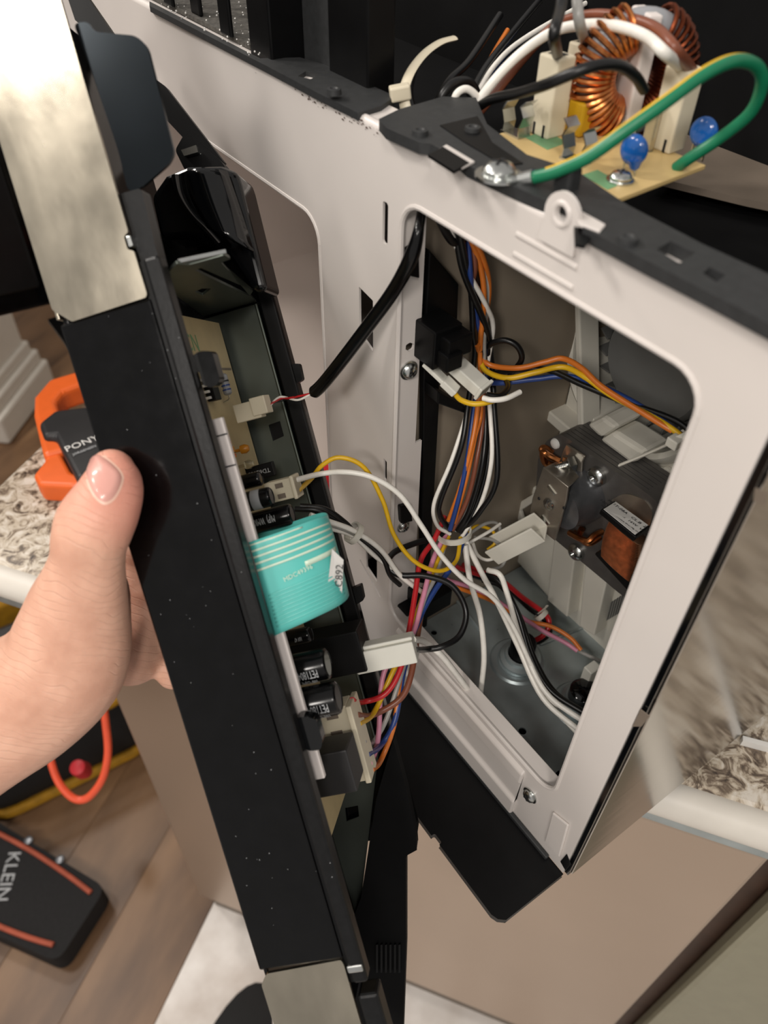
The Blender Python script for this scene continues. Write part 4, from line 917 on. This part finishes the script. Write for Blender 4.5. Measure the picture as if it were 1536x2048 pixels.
# ================================================================== wiring
def V(q):
    if isinstance(q, Vector): return q
    p = dp(*q)
    if p.x < -.1765 and .004 < p.y < .2 and .015 < p.z < .35:      # keep clear of the inner wall
        p = at(q[0], q[1], 0, -.1765 + .002 * math.sin(q[0] * 1.7 + q[1]))
    return p
def wire(parent, colr, r, pts, nm='wire'):
    b = NB(); tube(b, catmull([V(q) for q in pts]), r, 10); o = fin(nm, b, 'wire_' + colr, parent, ID, 80, 0, colr + ' insulated wire'); return o
def harness(name, p, label): return thing(name, V(p), label, 'wiring')
def tie(parent, p, r, ax, m='milky_plastic', w=.0035):
    b = NB(); lathe(b, V(p) - Vector(ax).normalized() * w / 2, ax, [(0, r), (w, r), (w, r + .0011), (0, r + .0011), (0, r)], 18, False); return fin('cable_tie', b, m, parent)
# 1. bundle down the inner wall
h1_ = harness('wire_bundle', (940, 800, .43), 'multicoloured wire bundle running down the inner wall of the open compartment')
D = .425
for colr, r, pts in (
    ('white', .0013, ((895, 440, .42), (912, 491, .41), (940, 551, .415), (972, 611, .42), (986, 655, .42), (974, 740, .425), (980, 822, .425), (983, 921, .43), (962, 1007, .45), (923, 1075, .465))),
    ('white', .0012, ((950, 455, .43), (962, 520, .43), (975, 584, .43), (965, 690, .43), (935, 820, .425), (903, 921, .43), (868, 1007, .445), (874, 1050, .455), (900, 1068, .462))),
    ('orange', .0014, ((925, 440, .435), (945, 475, .43), (967, 519, .425), (978, 579, .425), (966, 680, .43), (955, 817, .425), (940, 903, .43), (919, 981, .44), (897, 1041, .455))),
    ('orange', .0014, ((930, 450, .44), (960, 530, .435), (968, 600, .435), (960, 700, .435), (962, 822, .43), (950, 873, .43), (932, 959, .437), (908, 1045, .455))),
    ('brown', .0014, ((930, 440, .44), (939, 475, .435), (950, 530, .43), (942, 590, .43), (961, 677, .43), (966, 826, .432), (953, 921, .437), (935, 998, .447), (905, 1060, .458))),
    ('blue', .0014, ((935, 470, .44), (940, 540, .435), (945, 590, .43), (956, 649, .425), (970, 704, .425), (948, 817, .427), (934, 921, .432), (917, 998, .442), (900, 1060, .455))),
    ('black', .0016, ((905, 440, .41), (915, 490, .405), (929, 551, .41), (972, 655, .415), (983, 720, .42), (988, 809, .425), (994, 955, .435), (960, 1024, .45), (930, 1056, .462))),
    ('black', .0016, ((915, 445, .43), (930, 520, .425), (942, 584, .422), (946, 660, .42), (950, 710, .42), (936, 809, .42), (922, 895, .425), (882, 998, .442), (880, 1030, .45), (900, 1060, .46))),
    ('black', .0015, ((940, 450, .44), (952, 560, .44), (965, 650, .437), (972, 809, .432), (966, 921, .437), (941, 1015, .45), (915, 1062, .46))),
    ('black', .0015, ((945, 470, .45), (958, 600, .445), (976, 700, .44), (979, 809, .44), (975, 930, .445), (948, 1020, .455), (920, 1065, .462))),
    ('grey', .0012, ((955, 470, .445), (970, 600, .44), (968, 700, .44), (970, 830, .44), (962, 930, .445), (935, 1020, .455), (912, 1062, .462))),
    ('black', .0021, ((868, 410, .37), (885, 450, .375), (905, 482, .38), (925, 480, .385), (932, 455, .395))),
    ('black', .0016, ((970, 700, .42), (985, 686, .405), (1012, 681, .40), (1036, 694, .40), (1043, 720, .405), (1020, 750, .415))),
): wire(h1_, colr, r, pts)
tie(h1_, (908, 1066, .462), .0095, Vector((-.25, 0, 1)))
# plug on the latch switch
A = at(893, 712, 0, -.176); Bq = dp(970, 782, proj(A)[2] - .004); d = Bq - A; F = frame(A, d, Vector((0, 0, 1)))
b = NB(); bx(b, 0, d.length, -.0034, .0034, -.0046, .0046, F); bx(b, d.length - .002, d.length, -.0041, .0041, -.0054, .0054, F); fin('plug', b, 'connector_white', h1_, ID, 0, .0006)
A = at(850, 724, 0, -.177); Bq = dp(913, 784, proj(A)[2] + .004); d = Bq - A; F = frame(A, d, Vector((0, 0, 1))); b = NB(); bx(b, 0, d.length, -.0012, .0012, -.0030, .0030, F); bx(b, d.length * .6, d.length, -.0020, .0020, -.0034, .0034, F); fin('plug_holder', b, 'connector_white', h1_, ID, 0, .0006)
wire(h1_, 'yellow', .0014, ((908, 785, .395), (922, 800, .39), (950, 808, .387), (985, 802, .388), (1012, 790, .395)))
wire(h1_, 'white', .0014, ((966, 796, .384), (985, 800, .382), (1012, 797, .383), (1040, 784, .388)))
wire(h1_, 'black', .0016, ((974, 790, .388), (1000, 792, .39), (1016, 776, .398), (1012, 758, .408)))
# 2. motor leads
h2_ = harness('motor_leads', (1200, 780, .39), 'orange, yellow, blue and black motor leads crossing the upper opening')
for colr, r, pts in (
    ('orange', .0015, ((955, 690, .425), (960, 712, .42), (983, 731, .412), (1037, 736, .405), (1090, 724, .40), (1125, 717, .397), (1163, 736, .39), (1206, 775, .383), (1299, 834, .37), (1345, 862, .366))),
    ('yellow', .0015, ((950, 695, .425), (958, 715, .418), (972, 742, .41), (1016, 756, .404), (1070, 745, .40), (1125, 734, .398), (1168, 753, .39), (1223, 791, .382), (1326, 846, .368), (1375, 885, .362), (1395, 925, .36))),
    ('black', .0015, ((960, 700, .43), (972, 745, .42), (1048, 738, .408), (1103, 742, .402), (1163, 769, .393), (1244, 802, .382), (1353, 842, .366), (1400, 885, .36))),
    ('blue', .0015, ((965, 700, .435), (975, 755, .42), (994, 766, .412), (1070, 758, .405), (1136, 753, .40), (1212, 777, .388), (1299, 824, .374), (1375, 882, .363), (1400, 920, .36)))): wire(h2_, colr, r, pts)
tie(h2_, (1362, 872, .3635), .0044, Vector((1, .1, -.9)))
b = NB(); tube(b, catmull([dp(1350, 882, .361), dp(1300, 905, .375), (dp(1240, 930, .39))]), .0019, 8, flat=.4); fin('tie_tail', b, 'milky_plastic', h2_)
b = NB(); bx(b, -.003, .003, -.003, .003, -.0025, .0025, Matrix.Translation(dp(1350, 884, .3605))); fin('tie_head', b, 'milky_plastic', h2_, ID, 0, .0006)
# 3. panel header leads
h3_ = harness('panel_header_leads', (830, 1220, .45), 'red, pink, blue and brown leads from the tie down to the long header')
hx = lambda t: PANEL @ Vector((h2.x - .001, .074, h1.z + (h2.z - h1.z) * t))
for colr, r, pts, t in (
    ('red', .0016, ((890, 1032, .462), (868, 1080, .458), (842, 1120, .452), (830, 1190, .445), (818, 1262, .437), (800, 1340, .43), (770, 1388, .427), (725, 1404, .426)), .02),
    ('brown', .0018, ((880, 1110, .47), (850, 1190, .458), (835, 1270, .447), (822, 1350, .438), (800, 1398, .434), (745, 1430, .43)), .22),
    ('yellow', .0015, ((897, 1072, .465), (862, 1150, .457), (840, 1210, .45), (818, 1275, .442), (785, 1345, .436), (748, 1425, .43)), .34),
    ('grey', .0014, ((893, 1075, .466), (872, 1150, .458), (850, 1195, .45), (826, 1270, .443), (802, 1350, .438), (772, 1440, .434), (745, 1485, .432)), .58),
    ('blue', .0016, ((935, 1050, .468), (912, 1120, .462), (870, 1180, .455), (838, 1240, .449), (808, 1340, .442), (790, 1440, .437), (762, 1490, .434)), .76),
    ('pink', .0015, ((895, 1062, .464), (866, 1120, .456), (845, 1200, .448), (822, 1275, .441), (768, 1345, .437), (757, 1470, .433), (745, 1520, .432)), .88),
    ('orange', .0015, ((893, 1085, .467), (870, 1135, .46), (836, 1220, .452), (815, 1280, .445), (800, 1360, .44), (788, 1450, .437), (762, 1520, .434)), .97)): wire(h3_, colr, r, list(pts) + [hx(t)])
# 4. yellow and white pair with its ivory plug
h4_ = harness('thin_wire_pair', (600, 970, .42), 'thin yellow and white wire pair looping out of a small ivory plug')
a0, a1 = pan(538, 985, 1, .088), pan(597, 972, 1, .088)
b = NB(); bx(b, a0.x, a1.x, .082, .094, a0.z - .0052, a0.z + .0052); bx(b, a1.x - .002, a1.x, .081, .095, a0.z - .0060, a0.z + .0060); pl = fin('plug', b, 'connector_ivory', h4_, PANEL, 0, .0006)
for dz in (-.0028, .0026):
    b = NB(); bx(b, a1.x - .010, a1.x - .006, .0816, .0822, a0.z + dz - .0012, a0.z + dz + .0012); fin('slot', b, 'tan_metal', pl, PANEL, 0)
e1 = PANEL @ Vector((a1.x - .001, .088, a0.z - .0028)); e2 = PANEL @ Vector((a1.x - .001, .088, a0.z + .0028))
wire(h4_, 'yellow', .0013, [e1, (622, 958, .417), (645, 930, .415), (680, 915, .413), (728, 935, .415), (765, 1000, .422), (788, 1070, .43), (828, 1122, .438), (878, 1142, .447), (912, 1122, .455), (921, 1075, .463)])
wire(h4_, 'white', .0015, [e2, (640, 948, .415), (690, 944, .411), (745, 955, .41), (800, 990, .414), (842, 1050, .424), (882, 1110, .435), (930, 1160, .447), (985, 1195, .46), (1025, 1250, .475), (1065, 1335, .485), (1110, 1415, .485), (1165, 1478, .478)])
# 5. grey and black tied leads
h5_ = harness('tied_leads', (710, 1065, .43), 'pale grey and black leads bound by a small tie beside the ribbon')
for colr, r, pts in (('white', .0015, ((620, 1030, .405), (655, 1042, .41), (708, 1062, .42), (760, 1098, .432), (800, 1150, .445), (845, 1185, .458))),
    ('grey', .0014, ((620, 1036, .41), (660, 1048, .415), (710, 1068, .425), (768, 1108, .437), (808, 1158, .45), (850, 1172, .462))),
    ('white', .0014, ((625, 1042, .412), (660, 1056, .418), (706, 1072, .428), (750, 1112, .438), (790, 1140, .447), (830, 1165, .455))),
    ('black', .0015, ((590, 1018, .41), (640, 1022, .41), (680, 1045, .418), (725, 1078, .428), (765, 1115, .438), (780, 1150, .448), (800, 1170, .458))),
    ('black', .0015, ((600, 1012, .412), (650, 1018, .414), (690, 1045, .422), (708, 1064, .43), (740, 1090, .436)))): wire(h5_, colr, r, pts)
tie(h5_, (708, 1066, .424), .0052, dp(745, 1090, .430) - dp(680, 1048, .418))
# 6. sleeved sensor cable
h6_ = harness('sleeved_cable', (740, 660, .37), 'thick black sleeved cable slanting from the frame corner to the circuit board')
P = catmull([dp(*q) for q in ((852, 375, .37), (846, 405, .338), (839, 450, .322), (830, 492, .325), (812, 537, .334), (780, 592, .350), (730, 660, .366), (675, 732, .381), (642, 772, .392), (624, 788, .398))]); 
R = [.0021 + .0012 * min(1, max(0, (i - 14) / 10)) for i in range(len(P))]; R[-1] = .0018; R[-2] = .0026
b = NB(); tube(b, P, R, 14); fin('sleeve', b, 'sleeve_black', h6_)
a0, a1 = pan(474, 828, 1, .092), pan(538, 812, 1, .092)
b = NB(); bx(b, a0.x, a1.x - .004, .088, .097, a0.z - .0048, a0.z + .0044); bx(b, a1.x - .008, a1.x, .087, .098, a0.z - .0035, a0.z + .0056); fin('plug', b, 'connector_ivory', h6_, PANEL, 0, .0005)
for colr, dz, mid_ in (('black', .001, (590, 794, .405)), ('red', .0, (580, 796, .407)), ('white', -.001, (595, 800, .404))):
    wire(h6_, colr, .0006, [dp(624, 787, .398), mid_, (560, 798 + dz * 4000, .41), PANEL @ Vector((a1.x - .001, .0925, a0.z + dz))])
# 7. big white plug at the relay with black and white loops
h7_ = harness('relay_leads', (770, 1300, .43), 'large white plug with a wide black wire loop in front of the base')
q0, q1 = pan(712, 1318, 1, .086), pan(828, 1282, 1, .086)
zc = q0.z
b = NB(); bx(b, q0.x, q1.x, .080, .094, zc - .0068, zc + .0048); bx(b, q0.x + .002, q1.x, .082, .092, zc + .0048, zc + .0068); plg = fin('plug', b, 'connector_white', h7_, PANEL, 0, .0008)
b = NB(); bx(b, q0.x - .0015, q0.x, .082, .092, zc - .006, zc + .003); fin('copper_blade', b, 'copper', h7_, PANEL, 0)
pe = PANEL @ Vector((q1.x - .001, .087, zc - .002)); pw = PANEL @ Vector((q1.x - .001, .089, zc + .003))
wire(h7_, 'black', .0018, [pe, (850, 1299, .437), (885, 1293, .44), (920, 1270, .445), (932, 1222, .448), (905, 1172, .447), (852, 1152, .446), (798, 1150, .446), (776, 1130, .447), (788, 1105, .45), (832, 1086, .456), (880, 1072, .462), (908, 1055, .466)])
wire(h7_, 'white', .0019, [pw, (848, 1283, .442), (880, 1308, .452), (908, 1342, .465), (938, 1382, .485), (958, 1410, .50)])
wire(h7_, 'white', .0018, ((930, 1090, .468), (940, 1160, .475), (960, 1230, .485), (968, 1310, .49), (963, 1370, .497), (958, 1408, .502)))
# 8. white and black leads over the base
h8_ = harness('base_leads', (1010, 1200, .5), 'thick white and black leads curving over the galvanised base plate')
for colr, r, pts in (('white', .0018, ((925, 1070, .47), (945, 1110, .475), (968, 1155, .48), (990, 1195, .485), (1035, 1290, .49), (1085, 1395, .485), (1160, 1462, .475))),
    ('white', .0018, ((975, 1140, .49), (1000, 1150, .485), (1015, 1190, .487), (1045, 1290, .487), (1092, 1385, .481), (1170, 1445, .472))),
    ('black', .0019, ((970, 1150, .50), (1000, 1165, .495), (1032, 1220, .493), (1060, 1310, .49), (1100, 1380, .485), (1175, 1430, .475))),
    ('black', .0018, ((965, 1160, .505), (1005, 1175, .50), (1040, 1235, .5), (1070, 1320, .495), (1110, 1385, .488), (1170, 1425, .48)))): wire(h8_, colr, r, pts)
# 9. red, pink and orange leads to the thermostat
h9_ = harness('thermostat_leads', (1060, 1230, .54), 'red, pink and orange leads tied together near the thermostat')
for colr, r, pts in (('red', .0019, ((925, 1130, .52), (1000, 1160, .53), (1045, 1195, .54), (1090, 1228, .545), (1098, 1250, .545), (1085, 1272, .545), (1062, 1284, .543))),
    ('black', .0019, ((930, 1145, .53), (1010, 1175, .54), (1060, 1218, .55), (1085, 1235, .55), (1100, 1262, .55), (1080, 1282, .548), (1055, 1285, .545))),
    ('pink', .0015, ((895, 1160, .50), (960, 1182, .52), (1030, 1225, .535), (1080, 1258, .54), (1130, 1285, .538), (1155, 1302, .535))),
    ('orange', .0015, ((900, 1170, .51), (980, 1200, .525), (1050, 1240, .54), (1100, 1252, .54), (1140, 1275, .537), (1162, 1300, .535))),
    ('grey', .0014, ((1040, 1238, .545), (1090, 1266, .542), (1150, 1298, .54), (1200, 1322, .537), (1235, 1332, .535))),
    ('red', .0016, ((905, 1130, .50), (930, 1140, .51), (960, 1150, .52)))): wire(h9_, colr, r, pts)
tie(h9_, (1082, 1230, .546), .0042, Vector((1, .3, -.6)))
b = NB(); tube(b, catmull([dp(1078, 1226, .545), dp(1088, 1218, .54), dp(1094, 1212, .537)]), .0016, 8, flat=.4); fin('tie_tail', b, 'milky_plastic', h9_)
# 10. pale tangle by the wire guide
h10 = harness('pale_wire_tangle', (960, 1080, .5), 'small tangle of pale and yellow wires beside the white wire guide')
for colr, pts in (('grey', ((930, 1075, .48), (965, 1050, .49), (990, 1045, .50), (1000, 1060, .505), (985, 1080, .505))), ('yellow', ((935, 1065, .485), (955, 1052, .49), (985, 1062, .5), (990, 1085, .505), (975, 1100, .505))),
    ('white', ((945, 1085, .485), (955, 1110, .49), (975, 1120, .495), (1000, 1112, .50))), ('grey', ((950, 1075, .49), (985, 1080, .50), (1012, 1100, .505), (1005, 1130, .505), (980, 1140, .50))), ('white', ((930, 1090, .48), (975, 1065, .49), (1000, 1048, .50)))): wire(h10, colr, .0011, pts)
# 11. supply leads over the filter board
h11 = harness('supply_leads', (1050, 130, .33), 'white, brown and black supply leads arching into the ivory connectors')
cA, cB, cC = CONN
for colr, r, pts in (('white', .0021, [cC + Vector((-.002, 0, -.001)), (1328, 105, .268), (1290, 72, .28), (1230, 52, .295), (1165, 50, .31), (1105, 64, .32), (1040, 108, .33), (985, 165, .335), (945, 222, .342)]),
    ('brown', .0021, [cC + Vector((.002, .001, -.001)), (1348, 95, .275), (1310, 56, .288), (1250, 36, .30), (1180, 30, .315), (1110, 52, .33), (1050, 112, .34), (995, 180, .345), (960, 222, .348)]),
    ('black', .0021, [cA + Vector((0, 0, -.001)), (1108, 70, .272), (1120, 20, .28), (1128, -40, .285)]), ('grey', .0021, [cB + Vector((0, 0, -.001)), (1158, 40, .29), (1152, -40, .295)]),
    ('black', .0020, ((955, 215, .335), (985, 198, .322), (1040, 186, .296), (1090, 170, .272), (1150, 145, .262), (1200, 130, .262), (1240, 132, .266), (1270, 152, .272), (1288, 180, .28))),
    ('black', .0020, ((880, 225, .345), (885, 190, .34), (910, 165, .34), (940, 165, .345), (955, 190, .35))), ('white', .0016, ((905, 225, .34), (912, 190, .335), (932, 178, .335), (952, 192, .338), (958, 215, .342))),
    ('black', .0018, ((940, 190, .355), (975, 130, .37), (1030, 60, .39), (1080, 0, .40))), ('orange', .0012, ((945, 190, .36), (985, 110, .38), (1015, 60, .39))),
    ('white', .0013, ((940, 215, .35), (990, 130, .37), (1060, 70, .39), (1220, -20, .42))), ('blue', .0015, ((945, 200, .365), (1010, 110, .385), (1060, 70, .395))), ('black', .0018, ((870, 210, .36), (900, 160, .36), (940, 120, .37), (1000, 30, .39)))): wire(h11, colr, r, pts)
# 12. green and yellow earth lead
h12 = harness('earth_lead', (1300, 220, .25), 'green and yellow earth lead looping over the filter board to a screw')
pts = [dp(*q) for q in ((1062, 356, .270), (1090, 350, .266), (1125, 338, .262), (1180, 312, .256), (1250, 262, .250), (1330, 205, .247), (1410, 147, .247), (1470, 122, .251), (1512, 132, .258), (1524, 168, .265), (1500, 226, .275), (1440, 276, .286), (1380, 316, .294), (1352, 336, .300))]
b = NB(); P = catmull(pts); tube(b, P, .0022, 12); fin('insulation', b, 'wire_green', h12)
b = NB(); sh = (MT @ Vector((-.35, -.75, -.55))).normalized() * .00125; tube(b, [p + sh for p in P[8:70]], .00115, 8); fin('yellow_stripe', b, 'wire_yellow', h12)
b = NB(); t0 = at(997, 352, 2, VZ + .0039); lathe(b, t0, (0, 0, 1), [(0, .0048), (.0008, .0048), (.0008, .0085), (0, .0085), (0, .0048)], 24, False); tube(b, [t0 + Vector((.006, -.0005, .0006)), dp(1046, 360, .272)], .0016, 10); tube(b, [dp(1040, 361, .272), dp(1068, 354, .2685)], .0026, 10); fin('ring_terminal', b, 'zinc', h12)
# 13. nylon tie with its long tail
h13 = thing('nylon_tie', dp(815, 190, .345), 'ivory nylon tie with a long curled tail above the frame', 'cable tie')
b = NB(); P = catmull([dp(*q) for q in ((910, 76, .35), (880, 85, .348), (848, 108, .345), (822, 142, .342), (808, 180, .341), (810, 212, .342), (820, 236, .344))]); tube(b, P, .0026, 8, flat=.35); fin('strap', b, 'connector_ivory', h13)
b = NB(); bx(b, -.0045, .0045, -.003, .003, -.0028, .0028, frame(dp(800, 185, .339), dp(820, 182, .339) - dp(790, 188, .339), (0, 0, 1))); fin('head', b, 'connector_ivory', h13, ID, 0, .0008)
b = NB(); P = catmull([dp(*q) for q in ((824, 140, .346), (816, 180, .345), (820, 210, .346), (834, 240, .348))]); tube(b, P, .0024, 8); fin('bound_wire', b, 'wire_black', h13)

# ================================================================== the hand
def rp(px, d): return px * d / FPX
hand = NB()
def limb(L, n=24, flat=.9):
    P = [dp(x, y, d) for x, y, d, r in L]; R = [rp(r, d) for x, y, d, r in L]
    # resample centre line and radius together
    Q = catmull(P, 5); RR = [v.x for v in catmull([Vector((r, 0, 0)) for r in R], 5)]
    vw = MT @ Vector((0, 0, 1)); tube(hand, Q, RR, n, True, flat, vw)
    for p, r in ((Q[0], RR[0]), (Q[-1], RR[-1])): bmesh.ops.create_uvsphere(hand, u_segments=16, v_segments=10, radius=r * .96, matrix=Matrix.Translation(p))
# thumb, ball of the thumb, wrist and forearm
limb(((224, 945, .3050, 50), (224, 962, .3025, 60), (219, 988, .299, 67), (205, 1020, .298, 74), (188, 1052, .299, 78), (178, 1085, .301, 75), (176, 1115, .304, 74), (170, 1160, .311, 84), (158, 1215, .32, 102), (148, 1270, .328, 116), (130, 1325, .335, 124), (92, 1368, .342, 128), (35, 1408, .348, 134), (-60, 1480, .355, 126), (-190, 1570, .36, 132), (-330, 1670, .365, 140)), flat=.88)
# heel of the hand below the thumb, web and palm behind
limb(((200, 1180, .335, 60), (195, 1270, .340, 66), (165, 1350, .345, 82), (110, 1400, .350, 90)), flat=.8)
limb(((40, 1400, .372, 112), (120, 1310, .378, 100), (190, 1225, .380, 88), (222, 1160, .382, 70)), flat=.75)
# four fingers lying on the hidden front face, curled round its far edge
def lf(L):
    P = [PANEL @ Vector(q[:3]) for q in L]; R = [q[3] for q in L]; Q = catmull(P, 5); RR = [v.x for v in catmull([Vector((r, 0, 0)) for r in R], 5)]
    tube(hand, Q, RR, 16)
    for p, r in ((Q[0], RR[0]), (Q[-1], RR[-1])): bmesh.ops.create_uvsphere(hand, u_segments=14, v_segments=8, radius=r * .97, matrix=Matrix.Translation(p))
for z, Lf, r in ((-.086, .098, .0088), (-.107, .106, .0092), (-.128, .100, .0088), (-.147, .084, .0078)):
    lf(((-.020, .046, z - .012, r * 1.25), (-.0135, .060, z - .004, r * 1.1), (-.0122, .060 + Lf * .42, z, r), (-.0112, .060 + Lf * .72, z + .001, r * .93), (-.0098, .060 + Lf, z + .002, r * .78)))
lf(((-.035, .04, -.145, .016), (-.026, .05, -.125, .016), (-.022, .052, -.10, .014)))
person = thing('person', dp(60, 1400, .35), 'bare left hand and wrist gripping the control panel with the thumb', 'person')
me_o = fin('hand', hand, 'skin', person, ID, 180)
rm = me_o.modifiers.new('one_surface', 'REMESH'); rm.mode = 'VOXEL'; rm.voxel_size = .0013; rm.use_smooth_shade = True
sm = me_o.modifiers.new('soft', 'SMOOTH'); sm.factor = .5; sm.iterations = 9
# thumb nail: a patch shaped on the finished skin surface
from mathutils.bvhtree import BVHTree
dg = bpy.context.evaluated_depsgraph_get(); ev = me_o.evaluated_get(dg); tm_ = ev.to_mesh(); mwm = WM[person.name]
bvh = BVHTree.FromPolygons([mwm @ v.co for v in tm_.vertices], [tuple(p.vertices) for p in tm_.polygons]); ev.to_mesh_clear()
def skin_at(px, py, lift):
    h = bvh.ray_cast(CAMP, ray(px, py).normalized())
    if h[0] is None: h = bvh.find_nearest(dp(px, py, .300))
    return h[0] + h[1] * lift
def nail_patch(name, rim, lift, m, steps=5):
    cx = sum(q[0] for q in rim) / len(rim); cy = sum(q[1] for q in rim) / len(rim); b = NB()
    N = len(rim); rings = []
    for k in range(1, steps + 1):
        f = k / steps; rings.append([b.verts.new(skin_at(cx + (x - cx) * f, cy + (y - cy) * f, lift * (1 if k < steps else .2))) for x, y in rim])
    c = b.verts.new(skin_at(cx, cy, lift))
    for j in range(N): b.faces.new((c, rings[0][j], rings[0][(j + 1) % N]))
    for r1, r2 in zip(rings, rings[1:]):
        for j in range(N): b.faces.new((r1[j], r2[j], r2[(j + 1) % N], r1[(j + 1) % N]))
    o = fin(name, b, m, person, ID, 60); return o
def smoothrim(P, per=3):
    V3 = [Vector((*p, 0)) for p in P]; n = len(V3); out = []
    for i in range(n):
        a, b_, c, d = V3[i - 1], V3[i], V3[(i + 1) % n], V3[(i + 2) % n]
        for k in range(per):
            t = k / per; v = .5 * ((2 * b_) + (c - a) * t + (2 * a - 5 * b_ + 4 * c - d) * t * t + (3 * b_ - a - 3 * c + d) * t ** 3); out.append((v.x, v.y))
    return out
nail = [(184, 906), (208, 916), (232, 936), (243, 954), (238, 976), (225, 997), (208, 1004), (190, 990), (177, 962), (173, 934)]
cuticle = [(209 + (x - 209) * 1.14, 958 + (y - 958) * 1.12) for x, y in nail]
nail_patch('nail_fold', smoothrim(cuticle), .0003, 'nail_edge')
nail_patch('thumb_nail', smoothrim(nail), .0010, 'nail')
